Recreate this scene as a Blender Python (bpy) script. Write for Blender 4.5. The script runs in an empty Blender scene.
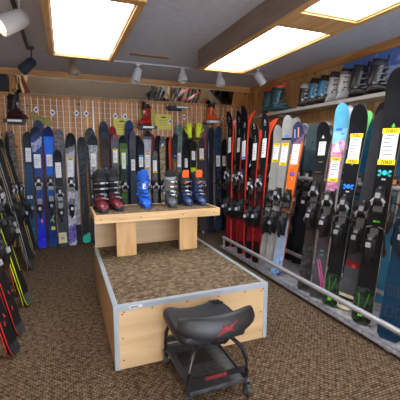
import bpy, math, random
from mathutils import Vector, Matrix
random.seed(7)
SC = bpy.context.scene
COL = SC.collection
PI = math.pi

# ---------------- camera ----------------
def make_camera():
    yaw, pitch, roll = math.radians(21.66), math.radians(8.1), math.radians(.155)
    fw = Vector((math.sin(yaw)*math.cos(pitch), math.cos(yaw)*math.cos(pitch), -math.sin(pitch)))
    rt = Vector((math.cos(yaw), -math.sin(yaw), 0)); up = rt.cross(fw)
    R = rt*math.cos(roll)+up*math.sin(roll); U = -rt*math.sin(roll)+up*math.cos(roll)
    cd = bpy.data.cameras.new('camera'); cd.sensor_width = 36; cd.lens = 340/400*36
    cd.clip_start = .05
    co = bpy.data.objects.new('camera', cd); COL.objects.link(co)
    m = Matrix((R, U, -fw)).transposed().to_4x4(); m.translation = (0, 0, 1.38)
    co.matrix_world = m; SC.camera = co
make_camera()

# ---------------- world, light, exposure ----------------
w = bpy.data.worlds.new('world'); SC.world = w; w.use_nodes = True
w.node_tree.nodes['Background'].inputs[0].default_value = (.80, .88, 1, 1)
w.node_tree.nodes['Background'].inputs[1].default_value = 7.5
SC.view_settings.view_transform = 'Standard'
SC.view_settings.look = 'None'
SC.view_settings.gamma = 1
SC.view_settings.use_curve_mapping = False
SC.view_settings.exposure = .42
PANEL_STRENGTH = 8.5

# ---------------- materials ----------------
def lin(h):
    if isinstance(h, (tuple, list)): return tuple(h)[:3]+(1,)
    h = h.lstrip('#'); v = [int(h[i:i+2], 16)/255 for i in (0, 2, 4)]
    return tuple((c/12.92 if c <= .04045 else ((c+.055)/1.055)**2.4) for c in v)+(1,)
MATS = {}
def nmat(name):
    m = bpy.data.materials.new(name); m.use_nodes = True
    return m, m.node_tree, m.node_tree.nodes['Principled BSDF']
def plain(h, rough=.5, metal=0., kind='p', emit=0):
    """solid colour with a little procedural wear"""
    k = (h, rough, metal, kind, emit)
    if k in MATS: return MATS[k]
    m, nt, b = nmat(f'{kind}_{h}')
    c = lin(h); N = nt.nodes; Lk = nt.links
    tc = N.new('ShaderNodeTexCoord'); no = N.new('ShaderNodeTexNoise')
    no.inputs['Scale'].default_value = {'p': 14, 'marble': 30, 'ski': 9, 'wear': 30}[kind]
    no.inputs['Detail'].default_value = 5
    Lk.new(tc.outputs['Object'], no.inputs['Vector'])
    r = N.new('ShaderNodeValToRGB'); amt = {'p': .07, 'marble': .32, 'ski': .16, 'wear': .4}[kind]
    lo = [max(0, x*(1-amt)) for x in c[:3]]; hi = [min(1, x*(1+amt)+({'marble': .02, 'ski': .003}.get(kind, .008))) for x in c[:3]]
    a0, a1 = (.3, .7) if kind != 'marble' else (.42, .58)
    r.color_ramp.elements[0].position = a0; r.color_ramp.elements[0].color = (*lo, 1)
    r.color_ramp.elements[1].position = a1; r.color_ramp.elements[1].color = (*hi, 1)
    Lk.new(no.outputs['Fac'], r.inputs[0]); Lk.new(r.outputs[0], b.inputs['Base Color'])
    b.inputs['Roughness'].default_value = rough; b.inputs['Metallic'].default_value = metal
    b.inputs['Specular IOR Level'].default_value = .10 if kind in ('ski', 'marble') else .45
    if emit:
        b.inputs['Emission Color'].default_value = c; b.inputs['Emission Strength'].default_value = emit
    MATS[k] = m; return m
def M(h, rough=.45, metal=0., kind='p'): return plain(h, rough, metal, kind)
def node(nt, t, **kw):
    n = nt.nodes.new(t)
    for k, v in kw.items(): n.inputs[k].default_value = v
    return n
def ramp(nt, src, stops):
    r = nt.nodes.new('ShaderNodeValToRGB'); e = r.color_ramp.elements
    while len(e) < len(stops): e.new(.5)
    for x, (p, c) in zip(e, stops): x.position = p; x.color = lin(c)
    nt.links.new(src, r.inputs[0]); return r.outputs[0]
def mixc(nt, fac, a, b, mode='MIX'):
    n = nt.nodes.new('ShaderNodeMix'); n.data_type = 'RGBA'; n.blend_type = mode
    for s, v in ((n.inputs[0], fac), (n.inputs[6], a), (n.inputs[7], b)):
        if isinstance(v, (int, float)): s.default_value = v
        elif isinstance(v, tuple): s.default_value = v
        else: nt.links.new(v, s)
    return n.outputs[2]
def carpet_mat(name='carpet', sc=1.0, tint='dcd6d4'):
    m, nt, b = nmat(name); L = nt.links
    tc = nt.nodes.new('ShaderNodeTexCoord')
    mp = node(nt, 'ShaderNodeMapping'); mp.inputs['Scale'].default_value = (1, 1, 1)
    L.new(tc.outputs['Object'], mp.inputs[0])
    br = node(nt, 'ShaderNodeTexBrick', Scale=1.0/ sc); L.new(mp.outputs[0], br.inputs['Vector'])
    br.inputs['Brick Width'].default_value = .030; br.inputs['Row Height'].default_value = .017
    br.inputs['Mortar Size'].default_value = .0042; br.inputs['Mortar Smooth'].default_value = .8
    br.inputs['Color1'].default_value = lin('bda786'); br.inputs['Color2'].default_value = lin('a18b6f')
    br.inputs['Mortar'].default_value = lin('5c4f43')
    n1 = node(nt, 'ShaderNodeTexNoise', Scale=34., Detail=2.); L.new(tc.outputs['Object'], n1.inputs['Vector'])
    f1 = ramp(nt, n1.outputs['Fac'], [(.36, 'a09284'), (.62, 'ffffff')])
    n2 = node(nt, 'ShaderNodeTexNoise', Scale=260., Detail=2.); L.new(tc.outputs['Object'], n2.inputs['Vector'])
    f2 = ramp(nt, n2.outputs['Fac'], [(.3, '8c8c8c'), (.7, 'ffffff')])
    c = mixc(nt, .85, br.outputs['Color'], f1, 'MULTIPLY'); c = mixc(nt, .8, c, f2, 'MULTIPLY')
    c = mixc(nt, 1., c, lin(tint), 'MULTIPLY'); L.new(c, b.inputs['Base Color']); b.inputs['Roughness'].default_value = .95
    b.inputs['Specular IOR Level'].default_value = .1
    bp = node(nt, 'ShaderNodeBump', Strength=.6, Distance=.004); L.new(br.outputs['Fac'], bp.inputs['Height']); bp.invert = True
    L.new(bp.outputs[0], b.inputs['Normal'])
    return m
def pine_mat(name, axis='x', board=.14, c=('b57c44', 'd39a5c'), knots=True, rough=.55):
    """boards across the given axis, grain along z"""
    m, nt, b = nmat(name); L = nt.links
    tc = nt.nodes.new('ShaderNodeTexCoord'); se = nt.nodes.new('ShaderNodeSeparateXYZ'); L.new(tc.outputs['Object'], se.inputs[0])
    src = se.outputs[{'x': 0, 'y': 1, 'z': 2}[axis]]
    dv = nt.nodes.new('ShaderNodeMath'); dv.operation = 'DIVIDE'; L.new(src, dv.inputs[0]); dv.inputs[1].default_value = board
    fl = nt.nodes.new('ShaderNodeMath'); fl.operation = 'FLOOR'; L.new(dv.outputs[0], fl.inputs[0])
    fr = nt.nodes.new('ShaderNodeMath'); fr.operation = 'FRACT'; L.new(dv.outputs[0], fr.inputs[0])
    wn = nt.nodes.new('ShaderNodeTexWhiteNoise'); wn.noise_dimensions = '1D'; L.new(fl.outputs[0], wn.inputs['W'])
    mp = nt.nodes.new('ShaderNodeMapping')
    mp.inputs['Scale'].default_value = (14, 14, 1.2) if axis != 'z' else (1.2, 14, 14)
    L.new(tc.outputs['Object'], mp.inputs[0]); L.new(wn.outputs['Color'], mp.inputs['Location'])
    no = node(nt, 'ShaderNodeTexNoise', Scale=1.6, Detail=5., Distortion=1.2); L.new(mp.outputs[0], no.inputs['Vector'])
    col = ramp(nt, no.outputs['Fac'], [(.3, c[0]), (.7, c[1])])
    tone = ramp(nt, wn.outputs['Value'], [(0, 'c4b4a4'), (1, 'ffffff')])
    col = mixc(nt, .8, col, tone, 'MULTIPLY')
    if knots:
        v = node(nt, 'ShaderNodeTexVoronoi', Scale=5.5); L.new(tc.outputs['Object'], v.inputs['Vector'])
        kf = ramp(nt, v.outputs['Distance'], [(.07, '5a3318'), (.13, 'ffffff')])
        col = mixc(nt, .85, col, kf, 'MULTIPLY')
    gr = ramp(nt, fr.outputs[0], [(0, '553018'), (.05, 'ffffff')])
    col = mixc(nt, .8, col, gr, 'MULTIPLY')
    L.new(col, b.inputs['Base Color']); b.inputs['Roughness'].default_value = rough
    return m
def wood_mat(name, a, bcol, along='x', rough=.45, s=1.):
    m, nt, b = nmat(name); L = nt.links
    tc = nt.nodes.new('ShaderNodeTexCoord'); mp = nt.nodes.new('ShaderNodeMapping')
    sc = {'x': (1.5, 12, 12), 'y': (12, 1.5, 12), 'z': (12, 12, 1.5)}[along]
    mp.inputs['Scale'].default_value = [q*s for q in sc]; L.new(tc.outputs['Object'], mp.inputs[0])
    no = node(nt, 'ShaderNodeTexNoise', Scale=1.5, Detail=6., Distortion=.8); L.new(mp.outputs[0], no.inputs['Vector'])
    L.new(ramp(nt, no.outputs['Fac'], [(.3, a), (.72, bcol)]), b.inputs['Base Color'])
    b.inputs['Roughness'].default_value = rough
    return m

# ---------------- mesh building ----------------
class MB:
    def __init__(s): s.v = []; s.f = []; s.m = []; s.mats = []
    def mi(s, mat):
        if mat not in s.mats: s.mats.append(mat)
        return s.mats.index(mat)
    def add(s, vs, fs, mat):
        o = len(s.v); s.v += [tuple(x) for x in vs]; i = s.mi(mat)
        for f in fs: s.f.append(tuple(o+k for k in f)); s.m.append(i)
    def box(s, c, d, mat, rot=None, taper=(1, 1)):
        hx, hy, hz = d[0]/2, d[1]/2, d[2]/2; vs = []
        for z in (-1, 1):
            tx, ty = taper if z > 0 else (1, 1)
            for x, y in ((-1, -1), (1, -1), (1, 1), (-1, 1)):
                p = Vector((x*hx*tx, y*hy*ty, z*hz))
                if rot: p = rot @ p
                vs.append(p+Vector(c))
        s.add(vs, [(3, 2, 1, 0), (4, 5, 6, 7), (0, 1, 5, 4), (1, 2, 6, 5), (2, 3, 7, 6), (3, 0, 4, 7)], mat)
    def loft(s, rings, mat, cap=True, closed=True):
        n = len(rings[0]); vs = [p for r in rings for p in r]; fs = []
        for i in range(len(rings)-1):
            for j in range(n if closed else n-1):
                k = (j+1) % n
                fs.append((i*n+j, i*n+k, (i+1)*n+k, (i+1)*n+j))
        if cap:
            fs.append(tuple(range(n-1, -1, -1))); fs.append(tuple((len(rings)-1)*n+j for j in range(n)))
        s.add(vs, fs, mat)
    def tube(s, pts, r, mat, n=8):
        pts = [Vector(p) for p in pts]; rings = []
        rr = r if isinstance(r, (list, tuple)) else [r]*len(pts)
        up = Vector((0, 0, 1))
        for i, p in enumerate(pts):
            d = (pts[min(i+1, len(pts)-1)]-pts[max(i-1, 0)]).normalized()
            a = d.cross(up)
            if a.length < .05: a = d.cross(Vector((0, 1, 0)))
            a.normalize(); b = d.cross(a).normalized()
            rings.append([p+(a*math.cos(2*PI*k/n)+b*math.sin(2*PI*k/n))*rr[i] for k in range(n)])
        s.loft(rings, mat)
    def plate(s, c, ux, uy, w, h, mat, t=.001):
        ux = Vector(ux).normalized(); uy = Vector(uy).normalized(); n = ux.cross(uy)
        R = Matrix((ux, uy, n)).transposed()
        s.box(c, (w, h, t), mat, R)
    def build(s, name, parent=None, bevel=0, sharp=35, loc=None):
        me = bpy.data.meshes.new(name); me.from_pydata(s.v, [], s.f)
        for m in s.mats: me.materials.append(m)
        me.polygons.foreach_set('material_index', s.m)
        me.polygons.foreach_set('use_smooth', [True]*len(s.f))
        me.update(); me.set_sharp_from_angle(angle=math.radians(sharp))
        o = bpy.data.objects.new(name, me); COL.objects.link(o)
        if parent: o.parent = parent
        if loc: o.location = loc
        if bevel:
            b = o.modifiers.new('bevel', 'BEVEL'); b.width = bevel; b.segments = 2; b.limit_method = 'ANGLE'; b.harden_normals = False
        return o
def ell(c, a, b, n=16, axis='z', p=2.0, a2=None):
    """superellipse ring; axis = normal of its plane"""
    out = []
    for k in range(n):
        t = 2*PI*k/n; ct, st = math.cos(t), math.sin(t)
        x = a*math.copysign(abs(ct)**(2/p), ct); y = b*math.copysign(abs(st)**(2/p), st)
        if axis == 'z': q = (x, y, 0)
        elif axis == 'y': q = (x, 0, y)
        else: q = (0, x, y)
        out.append(Vector(c)+Vector(q))
    return out
def tag(o, label, cat, group=None, kind=None):
    o['label'] = label
    if cat: o['category'] = cat
    if group: o['group'] = group
    if kind: o['kind'] = kind
    return o
def empty(name, loc, label, cat, group=None, rz=0, mat=None):
    o = bpy.data.objects.new(name, None); COL.objects.link(o); o.empty_display_size = .05
    if mat is not None: o.matrix_world = mat
    else: o.location = loc; o.rotation_euler.z = rz
    return tag(o, label, cat, group)
def struct(name, mb, **k):
    o = mb.build(name, **k); o['kind'] = 'structure'; return o
def bx(name, lo, hi, mat, parent=None, bevel=0):
    mb = MB(); mb.box([(a+b)/2 for a, b in zip(lo, hi)], [b-a for a, b in zip(lo, hi)], mat)
    return mb.build(name, parent, bevel)
TXT = {}
def text_mesh(txt):
    if txt in TXT: return TXT[txt]
    cu = bpy.data.curves.new('t', 'FONT'); cu.body = txt; cu.align_x = 'CENTER'; cu.align_y = 'CENTER'; cu.size = 1; cu.offset = .02
    cu.resolution_u = 2
    o = bpy.data.objects.new('t', cu); COL.objects.link(o)
    dg = bpy.context.evaluated_depsgraph_get(); me = bpy.data.meshes.new_from_object(o.evaluated_get(dg))
    vs = [v.co.copy() for v in me.vertices]; fs = [tuple(p.vertices) for p in me.polygons]
    xs = [v.x for v in vs]; ys = [v.y for v in vs]
    cx, cy, W, H = (min(xs)+max(xs))/2, (min(ys)+max(ys))/2, max(xs)-min(xs), max(ys)-min(ys)
    vs = [((v.x-cx)/W, (v.y-cy)/H) for v in vs]
    bpy.data.objects.remove(o); bpy.data.curves.remove(cu); bpy.data.meshes.remove(me)
    TXT[txt] = (vs, fs); return TXT[txt]
def add_text(mb, txt, c, ux, uy, w, h, mat, slant=0):
    vs, fs = text_mesh(txt); ux, uy, c = Vector(ux), Vector(uy), Vector(c)
    mb.add([c+ux*(x*w+y*h*slant)+uy*(y*h) for x, y in vs], fs, mat)

# =====================================================================
#  STRUCTURE
# =====================================================================
XL, XR, YB, YF, H = -.92, 3.12, 5.45, -2.6, 2.5
CARPET = carpet_mat()
pine_v = pine_mat('pine_boards_back', 'x', .14, ('ae743a', 'd69a54'))
pine_r = pine_mat('pine_boards_right', 'y', .14, ('d0a068', 'f0ca92'))
pine_trim = wood_mat('pine_trim', 'a9743f', 'd6a467', 'x')
pine_trim_y = wood_mat('pine_trim_long', 'a9743f', 'd6a467', 'y')
ceil_m = M('ced4e2', .9)
fas_m = wood_mat('light_box_wood', '7c706a', '8e827a', 'y', .6)
mold_m = wood_mat('light_box_moulding', 'b98b4c', 'e0b878', 'y', .4)
mb = MB(); mb.box(((XL+XR)/2, (YF+YB)/2, -.05), (XR-XL+.2, YB-YF+.2, .1), CARPET); struct('floor', mb)
mb = MB(); mb.box(((XL+XR)/2, (YF+YB)/2, H+.05), (XR-XL+.2, YB-YF+.2, .1), ceil_m); struct('ceiling', mb)
mb = MB(); mb.box(((XL+XR)/2, YB+.05, H/2), (XR-XL+.2, .1, H), pine_v); struct('wall_back', mb)
mb = MB(); mb.box((XR+.05, (YF+YB)/2, H/2), (.1, YB-YF, H), pine_r); struct('wall_right', mb)
mb = MB(); mb.box((XL-.05, (YF+YB)/2, H/2), (.1, YB-YF, H), pine_r); struct('wall_left', mb)
# unseen wall behind the viewer: low wall and header, opening added for daylight fill
mb = MB(); mb.box(((XL+XR)/2, YF-.05, .15), (XR-XL, .1, .3), pine_v); mb.box(((XL+XR)/2, YF-.05, 2.45), (XR-XL, .1, .1), pine_v)
for x in (XL+.05, XR-.05): mb.box((x, YF-.05, 1.35), (.1, .1, 2.1), pine_v)
struct('wall_front', mb)
mb = MB(); mb.box(((XL+XR)/2, YB-.012, 2.45), (XR-XL, .024, .10), pine_trim); struct('trim_1', mb, bevel=.003)
mb = MB(); mb.box((XR-.012, (YF+YB)/2, 2.455), (.024, YB-YF-.06, .09), pine_trim_y); struct('trim_2', mb, bevel=.003)
mb = MB(); mb.box((1.0, 4.12, H-.006), (.46, .085, .012), M('a08070', .8)); o = struct('trim_3', mb)

# ---------------- ceiling light boxes ----------------
def panel_emit():
    m, nt, b = nmat('lit_diffuser'); b.inputs['Base Color'].default_value = (.8, .8, .8, 1)
    b.inputs['Emission Color'].default_value = lin('f6f9ff'); b.inputs['Emission Strength'].default_value = PANEL_STRENGTH
    return m
DIFF = panel_emit()
def light_box(x0, x1, y0, y1, panels, label):
    """boxed fluorescent fitting hanging 20 cm below the ceiling; panels = lit openings in y"""
    zb = 2.3; e = empty('ceiling_light_box', ((x0+x1)/2, (y0+y1)/2, zb), label, 'ceiling light', 'boxed ceiling lights')
    def P(name, mb, **k):
        o = mb.build(name, **k); o.parent = e; o.matrix_parent_inverse = e.matrix_world.inverted(); return o
    e.matrix_world = Matrix.Translation(((x0+x1)/2, (y0+y1)/2, zb))
    t = .022
    mb = MB()
    for a in (x0, x1-t): mb.box((a+t/2, (y0+y1)/2, (zb+H)/2), (t, y1-y0, H-zb), fas_m)
    for a in (y0, y1-t): mb.box(((x0+x1)/2, a+t/2, (zb+H)/2), (x1-x0-2*t, t, H-zb), fas_m)
    P('side_boards', mb, bevel=.002)
    ys = [y0]+[q for p in panels for q in p]+[y1]
    mb = MB(); ix0, ix1 = x0+.045, x1-.045
    for k in range(0, len(ys), 2):                       # moulding across, between and at both ends
        mb.box(((x0+x1)/2, (ys[k]+ys[k+1])/2, zb-.006), (x1-x0, ys[k+1]-ys[k], .016), mold_m)
    mb.box((x0+.0225, (y0+y1)/2, zb-.0061), (.045, y1-y0-.002, .016), mold_m); mb.box((x1-.0225, (y0+y1)/2, zb-.0061), (.045, y1-y0-.002, .016), mold_m)
    for a, b in panels:                                  # stepped inner bead
        mb.box((ix0+.006, (a+b)/2, zb+.008), (.012, b-a, .02), mold_m); mb.box((ix1-.006, (a+b)/2, zb+.008), (.012, b-a, .02), mold_m)
        mb.box(((x0+x1)/2, a+.006, zb+.008), (ix1-ix0-.024, .012, .02), mold_m); mb.box(((x0+x1)/2, b-.006, zb+.008), (ix1-ix0-.024, .012, .02), mold_m)
    P('moulding', mb, bevel=.002)
    for a, b in panels:
        mb = MB(); mb.box(((x0+x1)/2, (a+b)/2, zb+.022), (ix1-ix0, b-a, .006), DIFF)
        P('diffuser', mb)
    return e
light_box(-.085, .52, 2.2, 3.72, [(2.27, 3.67)], 'wood-framed ceiling light box holding one glowing panel, above the platform')
light_box(1.45, 2.03, .70, 3.73, [(.78, 1.98), (2.24, 3.67)], 'long wood-framed ceiling light box with two glowing panels beside the right wall')
light_box(-.085, .52, -1.4, .6, [(-1.33, .53)], 'wood-framed ceiling light box added behind the viewer as fill')  # out-of-view fitting added to fill the room with light

# ---------------- carpeted platform ----------------
ply = wood_mat('plywood', 'bd9c72', 'd2b286', 'x', .4, .7)
ply_y = wood_mat('plywood_side', 'bd9c72', 'd2b286', 'y', .4, .7)
ply_z = wood_mat('plywood_upright', 'b98f5c', 'd4ac74', 'z', .4, .8)
alu = M('a6b0b8', .35, .25, 'p')
BX0, BX1, BY0, BY1, BH = .24, 1.345, 2.04, 3.55, .425
pf = empty('display_platform', (BX0, BY0, 0), 'low carpet-topped plywood platform with aluminium edging in the middle of the floor', 'platform')
pf.matrix_world = Matrix.Identity(4)
bx('front_panel', (BX0+.004, BY0, 0), (BX1-.004, BY0+.018, BH-.012), ply, pf)
bx('side_panel', (BX0, BY0+.018, 0), (BX0+.018, BY1-.018, BH-.012), ply_y, pf)
bx('side_panel', (BX1-.018, BY0+.018, 0), (BX1, BY1-.018, BH-.012), ply_y, pf)
bx('rear_panel', (BX0, BY1-.018, 0), (BX1, BY1, BH-.012), ply, pf)
CT = carpet_mat('platform_carpet', tint='ffffff')
bx('carpet_top', (BX0+.01, BY0+.01, BH-.012), (BX1-.01, BY1-.01, BH-.001), CT, pf)
mb = MB(); w_ = .030
mb.box(((BX0+BX1)/2, BY0+w_/2-.002, BH+.001), (BX1-BX0+.008, w_, .004), alu); mb.box(((BX0+BX1)/2, BY0-.003, BH-.014), (BX1-BX0+.008, .003, .030), alu)
mb.build('edge_trim', pf)
for x, s in ((BX0, 1), (BX1, -1)):
    mb = MB(); mb.box((x+s*(w_/2-.002), (BY0+BY1)/2+.014, BH+.001), (w_, BY1-BY0-.03, .004), alu); mb.box((x-s*.003, (BY0+BY1)/2, BH-.014), (.003, BY1-BY0, .030), alu)
    mb.build('edge_trim', pf)
    mb = MB(); mb.box((x+s*.012, BY0-.0022, (BH-.03)/2), (.028, .003, BH-.03), alu); mb.box((x-s*.003, BY0+.012, (BH-.03)/2), (.003, .028, BH-.03), alu)
    mb.build('corner_trim', pf)
mb = MB(); scr = M('4a4038', .4, .6)
for x in (.30, .48, .72, .95, 1.16, 1.31):
    mb.tube([(x, BY0+.001, .385), (x, BY0-.003, .385)], .005, scr)
for z in (.06, .21, .37): 
    mb.tube([(BX0+.05, BY0+.001, z), (BX0+.05, BY0-.002, z)], .005, scr); mb.tube([(BX1-.05, BY0+.001, z), (BX1-.05, BY0-.002, z)], .005, scr)
mb.build('screws', pf)['kind'] = 'stuff'
mb = MB(); mb.box((BX0+.135, BY0-.0052, BH-.014), (.085, .001, .018), M('d8dcdc', .5)); mb.box((BX0+.125, BY0-.0062, BH-.014), (.05, .0006, .010), M('6e7478', .5))
mb.build('sticker', pf)

# ---------------- bench ----------------
bn = empty('display_bench', (.24, 3.0, BH), 'long carpet-topped wooden bench standing on the far end of the platform', 'bench'); bn.matrix_world = Matrix.Identity(4)
b0, b1, by0, by1, bt = .215, 1.405, 3.0, 3.52, .832
pb = wood_mat('bench_board', 'c49c66', 'e2bf8a', 'x', .4)
bx('front_edge', (b0, by0, bt-.075), (b1, by0+.02, bt), pb, bn, .002)
bx('rear_edge', (b0, by1-.02, bt-.075), (b1, by1, bt), pb, bn, .002)
bx('end_edge', (b0, by0+.02, bt-.075), (b0+.02, by1-.02, bt), ply_y, bn, .002)
bx('end_edge', (b1-.02, by0+.02, bt-.075), (b1, by1-.02, bt), ply_y, bn, .002)
bx('carpet_pad', (b0+.02, by0+.02, bt-.03), (b1-.02, by1-.02, bt-.003), CT, bn)
for x in (.405, 1.005): bx('leg', (x, 3.06, BH+.003), (x+.18, 3.10, bt-.076), ply_z, bn, .001)
bx('back_panel', (b0+.03, 3.44, BH+.003), (1.325, 3.458, bt-.076), ply, bn)
mb = MB()
for x in (.27, .62, 1.02, 1.34): mb.tube([(x, by0+.001, bt-.04), (x, by0-.002, bt-.04)], .006, scr)
mb.build('screws', bn)['kind'] = 'stuff'

# ---------------- rolling mechanic seat ----------------
def stool():
    e = empty('rolling_creeper_seat', (.73, 1.78, 0), 'black padded rolling work seat with backrest and tray, in front of the platform', 'stool'); e.matrix_world = Matrix.Translation((.73, 1.78, 0))
    blk = M('16171a', .42, 0, 'p'); steel = M('1c1d20', .3, .2); grey = M('6d7176', .35, .8)
    trm = M('424549', .35, .3, 'wear')
    hx, y0, y1 = .17, -.24, .24
    mb = MB(); mb.box((0, 0, .098), (2*hx, y1-y0, .006), trm)
    for s in (-1, 1):
        mb.box((s*hx, 0, .106), (.006, y1-y0, .022), trm); mb.box((0, s*y1, .106), (2*hx, .006, .022), trm)
    mb.box((-.03, .07, .1025), (.20, .15, .003), M('24272a', .3, .4))
    mb.build('tray', e, .0015)
    # seat cushion: dished pad with rolled sides
    mb = MB(); rings = []
    n = 13
    for i in range(n):
        t = i/(n-1); y = -.19+.40*t; rw = .215-.02*abs(2*t-1)**3
        if i in (0, n-1): rw -= .02
        zt = .405+(.012 if i in (0, n-1) else .0)
        ring = []
        prof = [(-1, .01), (-.98, .034), (-.88, .050), (-.74, .045), (-.5, .030), (-.15, .022), (.15, .022), (.5, .030), (.74, .045), (.88, .050), (.98, .034), (1, .01), (.93, -.005), (.4, -.012), (-.4, -.012), (-.93, -.005)]
        k = .0 if 0 < i < n-1 else -.012
        for u, z in prof: ring.append((u*rw, y, .355+z+(k if z > 0 else 0)))
        rings.append(ring)
    mb.loft(rings, blk); 
    o = mb.build('seat', e, sharp=60)
    mb = MB()
    for k in range(3): mb.box((.125+.022*k, .155-.012*k, .404+.004*k), (.008, .05, .006), M('0c0c0d', .6), Matrix.Rotation(.5, 3, 'Z'))
    mb.build('vent_ribs', o)
    # backrest: curved pad wrapping the rear of the seat
    mb = MB(); rings = []; n = 17
    for i in range(n):
        u = -1+2*i/(n-1); a = u*.62; R = .385
        cx = .010+R*math.sin(a); cy = -.235+R*(1-math.cos(a))*.95
        nx, ny = math.sin(a), -math.cos(a); hh = .056-.022*abs(u)**3; th = .024 if abs(u) < .99 else .015
        zc = .452+.016*abs(u)**2
        ring = []
        for k in range(12):
            q = 2*PI*k/12; dt, dz = math.copysign(abs(math.cos(q))**.7, math.cos(q))*th, math.copysign(abs(math.sin(q))**.7, math.sin(q))*hh
            off = dt-(dz*.35)                     # leaning out at the top
            ring.append((cx-nx*(-off)*1.0, cy+ny*off, zc+dz))
        rings.append(ring)
    mb.loft(rings, blk); bk = mb.build('backrest', e, sharp=60)
    # red script mark with splash strokes on the outside of the backrest
    red = M('9a1a22', .5); mb = MB()
    def bp(u, z):                                   # point on outer face
        a = u; R = .385; nx, ny = math.sin(a), -math.cos(a)
        cx = .010+R*math.sin(a); cy = -.235+R*(1-math.cos(a))*.95
        dz = z-(.452+.016*(u/.62)**2); off = .0255-dz*.35
        return Vector((cx+nx*off, cy+ny*off, z))
    def stroke(pts, r=.0022):
        mb.tube([bp(*p) for p in pts], r, red, 5)
    stroke([(-.06, .436), (.02, .442), (.10, .450), (.22, .474)], .0022); stroke([(-.02, .452), (.0, .466), (.005, .446), (.03, .464)], .0026)
    stroke([(.03, .446), (.045, .462), (.06, .448)], .0026); stroke([(.065, .450), (.08, .465), (.09, .450), (.105, .466)], .0026); stroke([(.11, .452), (.135, .466), (.15, .454)], .0026)
    stroke([(-.08, .424), (-.02, .432), (.05, .437), (.12, .438)], .0024); stroke([(-.03, .449), (.0, .452), (.15, .457)], .003); stroke([(-.03, .441), (.13, .446)], .0032)
    stroke([(.12, .440), (.16, .428)], .0018); stroke([(-.05, .430), (-.09, .418)], .0018)
    mb.build('red_script_mark', bk)
    # frame
    def leg(x, y):
        mb = MB(); s = 1 if x > 0 else -1
        mb.tube([(s*.07, y*.55, .338), (s*.11, y*.75, .33), (s*.150, y*.94, .29), (s*.172, y, .22), (s*.174, y, .15), (s*.172, y, .10)], .0125, steel, 10)
        mb.build('leg', e)
    for s in (-1, 1):
        leg(s, -.225); leg(s, .215)
    mb = MB(); mb.tube([(-.02, -.17, .33), (.03, -.235, .36), (.04, -.262, .40)], .012, steel); mb.build('backrest_bracket', e)
    mb = MB(); mb.box((0, -.225, .165), (.34, .006, .035), steel); cb = mb.build('cross_bar', e)
    mb = MB(); mb.box((-.015, -.2292, .165), (.13, .002, .024), M('4c1014', .5))
    for k in range(7): mb.box((-.066+.017*k, -.2305, .165), (.009, .0008, .013), M('8a2428', .5), Matrix.Rotation(.2, 3, 'Y'))
    mb.build('red_label', cb)
    mb = MB(); mb.box((0, .215, .165), (.34, .006, .035), steel); mb.build('cross_bar', e)
    for sx in (-1, 1):
        for sy in (-1, 1):
            mb = MB(); x, y = sx*.175, sy*.225
            mb.box((x, y, .088), (.035, .035, .004), grey); mb.tube([(x, y, .09), (x, y, .075)], .008, grey)
            for q in (-.013, .013): mb.box((x+q, y-.008, .055), (.003, .03, .05), grey)
            c = mb.build('caster', e)
            mb = MB(); mb.tube([(x-.010, y-.012, .036), (x+.010, y-.012, .036)], .036, M('2a2b2d', .5), 18); mb.tube([(x-.0115, y-.012, .036), (x+.0115, y-.012, .036)], .022, M('8c9094', .4, .3), 14)
            mb.build('wheel', c)
stool()

# ---------------- ski rack along the right wall ----------------
rk = empty('ski_rack', (2.4, 3.0, 0), 'long low rolling metal ski rack with grey rails along the right wall', 'rack'); rk.matrix_world = Matrix.Identity(4)
galv = M('9c9ca2', .38, .2, 'wear'); rail_m = M('a8a8ac', .35, .3)
bx('base_platform', (2.0, 1.35, .032), (2.95, 4.28, .052), galv, rk, .002)
def rail(name, x, z, r, y0=1.35, y1=4.38, m=rail_m):
    mb = MB(); mb.tube([(x, y0, z), (x, (y0+y1)/2, z), (x, y1, z)], r, m, 14); return mb.build(name, rk)
rail('front_rail', 2.005, .20, .022, y1=4.16); rail('lower_rail', 2.44, .20, .022); 
rail('middle_rail', 2.47, 1.09, .022); rail('rear_rail', 2.83, 1.09, .02)
for y in (1.45, 2.9, 4.33):
    mb = MB(); mb.box((2.47, y, .57), (.03, .03, 1.02), galv); mb.build('upright', rk)
    mb = MB(); mb.box((2.83, y, .57), (.03, .03, 1.04), galv); mb.build('upright', rk)
mb = MB()
for y in (1.38, 4.14):
    mb.box((2.005, y, .12), (.03, .012, .17), galv)
mb.build('rail_bracket', rk)
for x, y in ((2.04, 1.56), (2.9, 1.56), (2.04, 4.25), (2.9, 4.25)):
    mb = MB(); mb.box((x, y, .030), (.07, .09, .004), galv)
    for q in (-.02, .02): mb.box((x+q, y, .02), (.003, .05, .02), galv)
    c = mb.build('caster', rk)
    mb = MB(); mb.tube([(x-.014, y, .0145), (x+.014, y, .0145)], .0145, M('3a3a3c', .5), 16); mb.build('wheel', c)
# shelf on the right wall
sh = empty('wall_shelf', (2.97, 3.1, 1.92), 'long pale shelf on the right wall carrying ski boots', 'shelf'); sh.matrix_world = Matrix.Identity(4)
bx('shelf_board', (2.80, 1.2, 1.905), (3.118, 4.78, 1.932), M('9c968c', .5), sh, .002)
bx('front_lip', (2.792, 1.2, 1.9), (2.799, 4.78, 1.936), M('b4b0a8', .4), sh)
for y in (1.6, 2.9, 4.2):
    mb = MB(); mb.box((2.98, y, 1.890), (.24, .02, .025), galv); mb.box((3.105, y, 1.80), (.02, .02, .2), galv); mb.build('bracket', sh)

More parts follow.
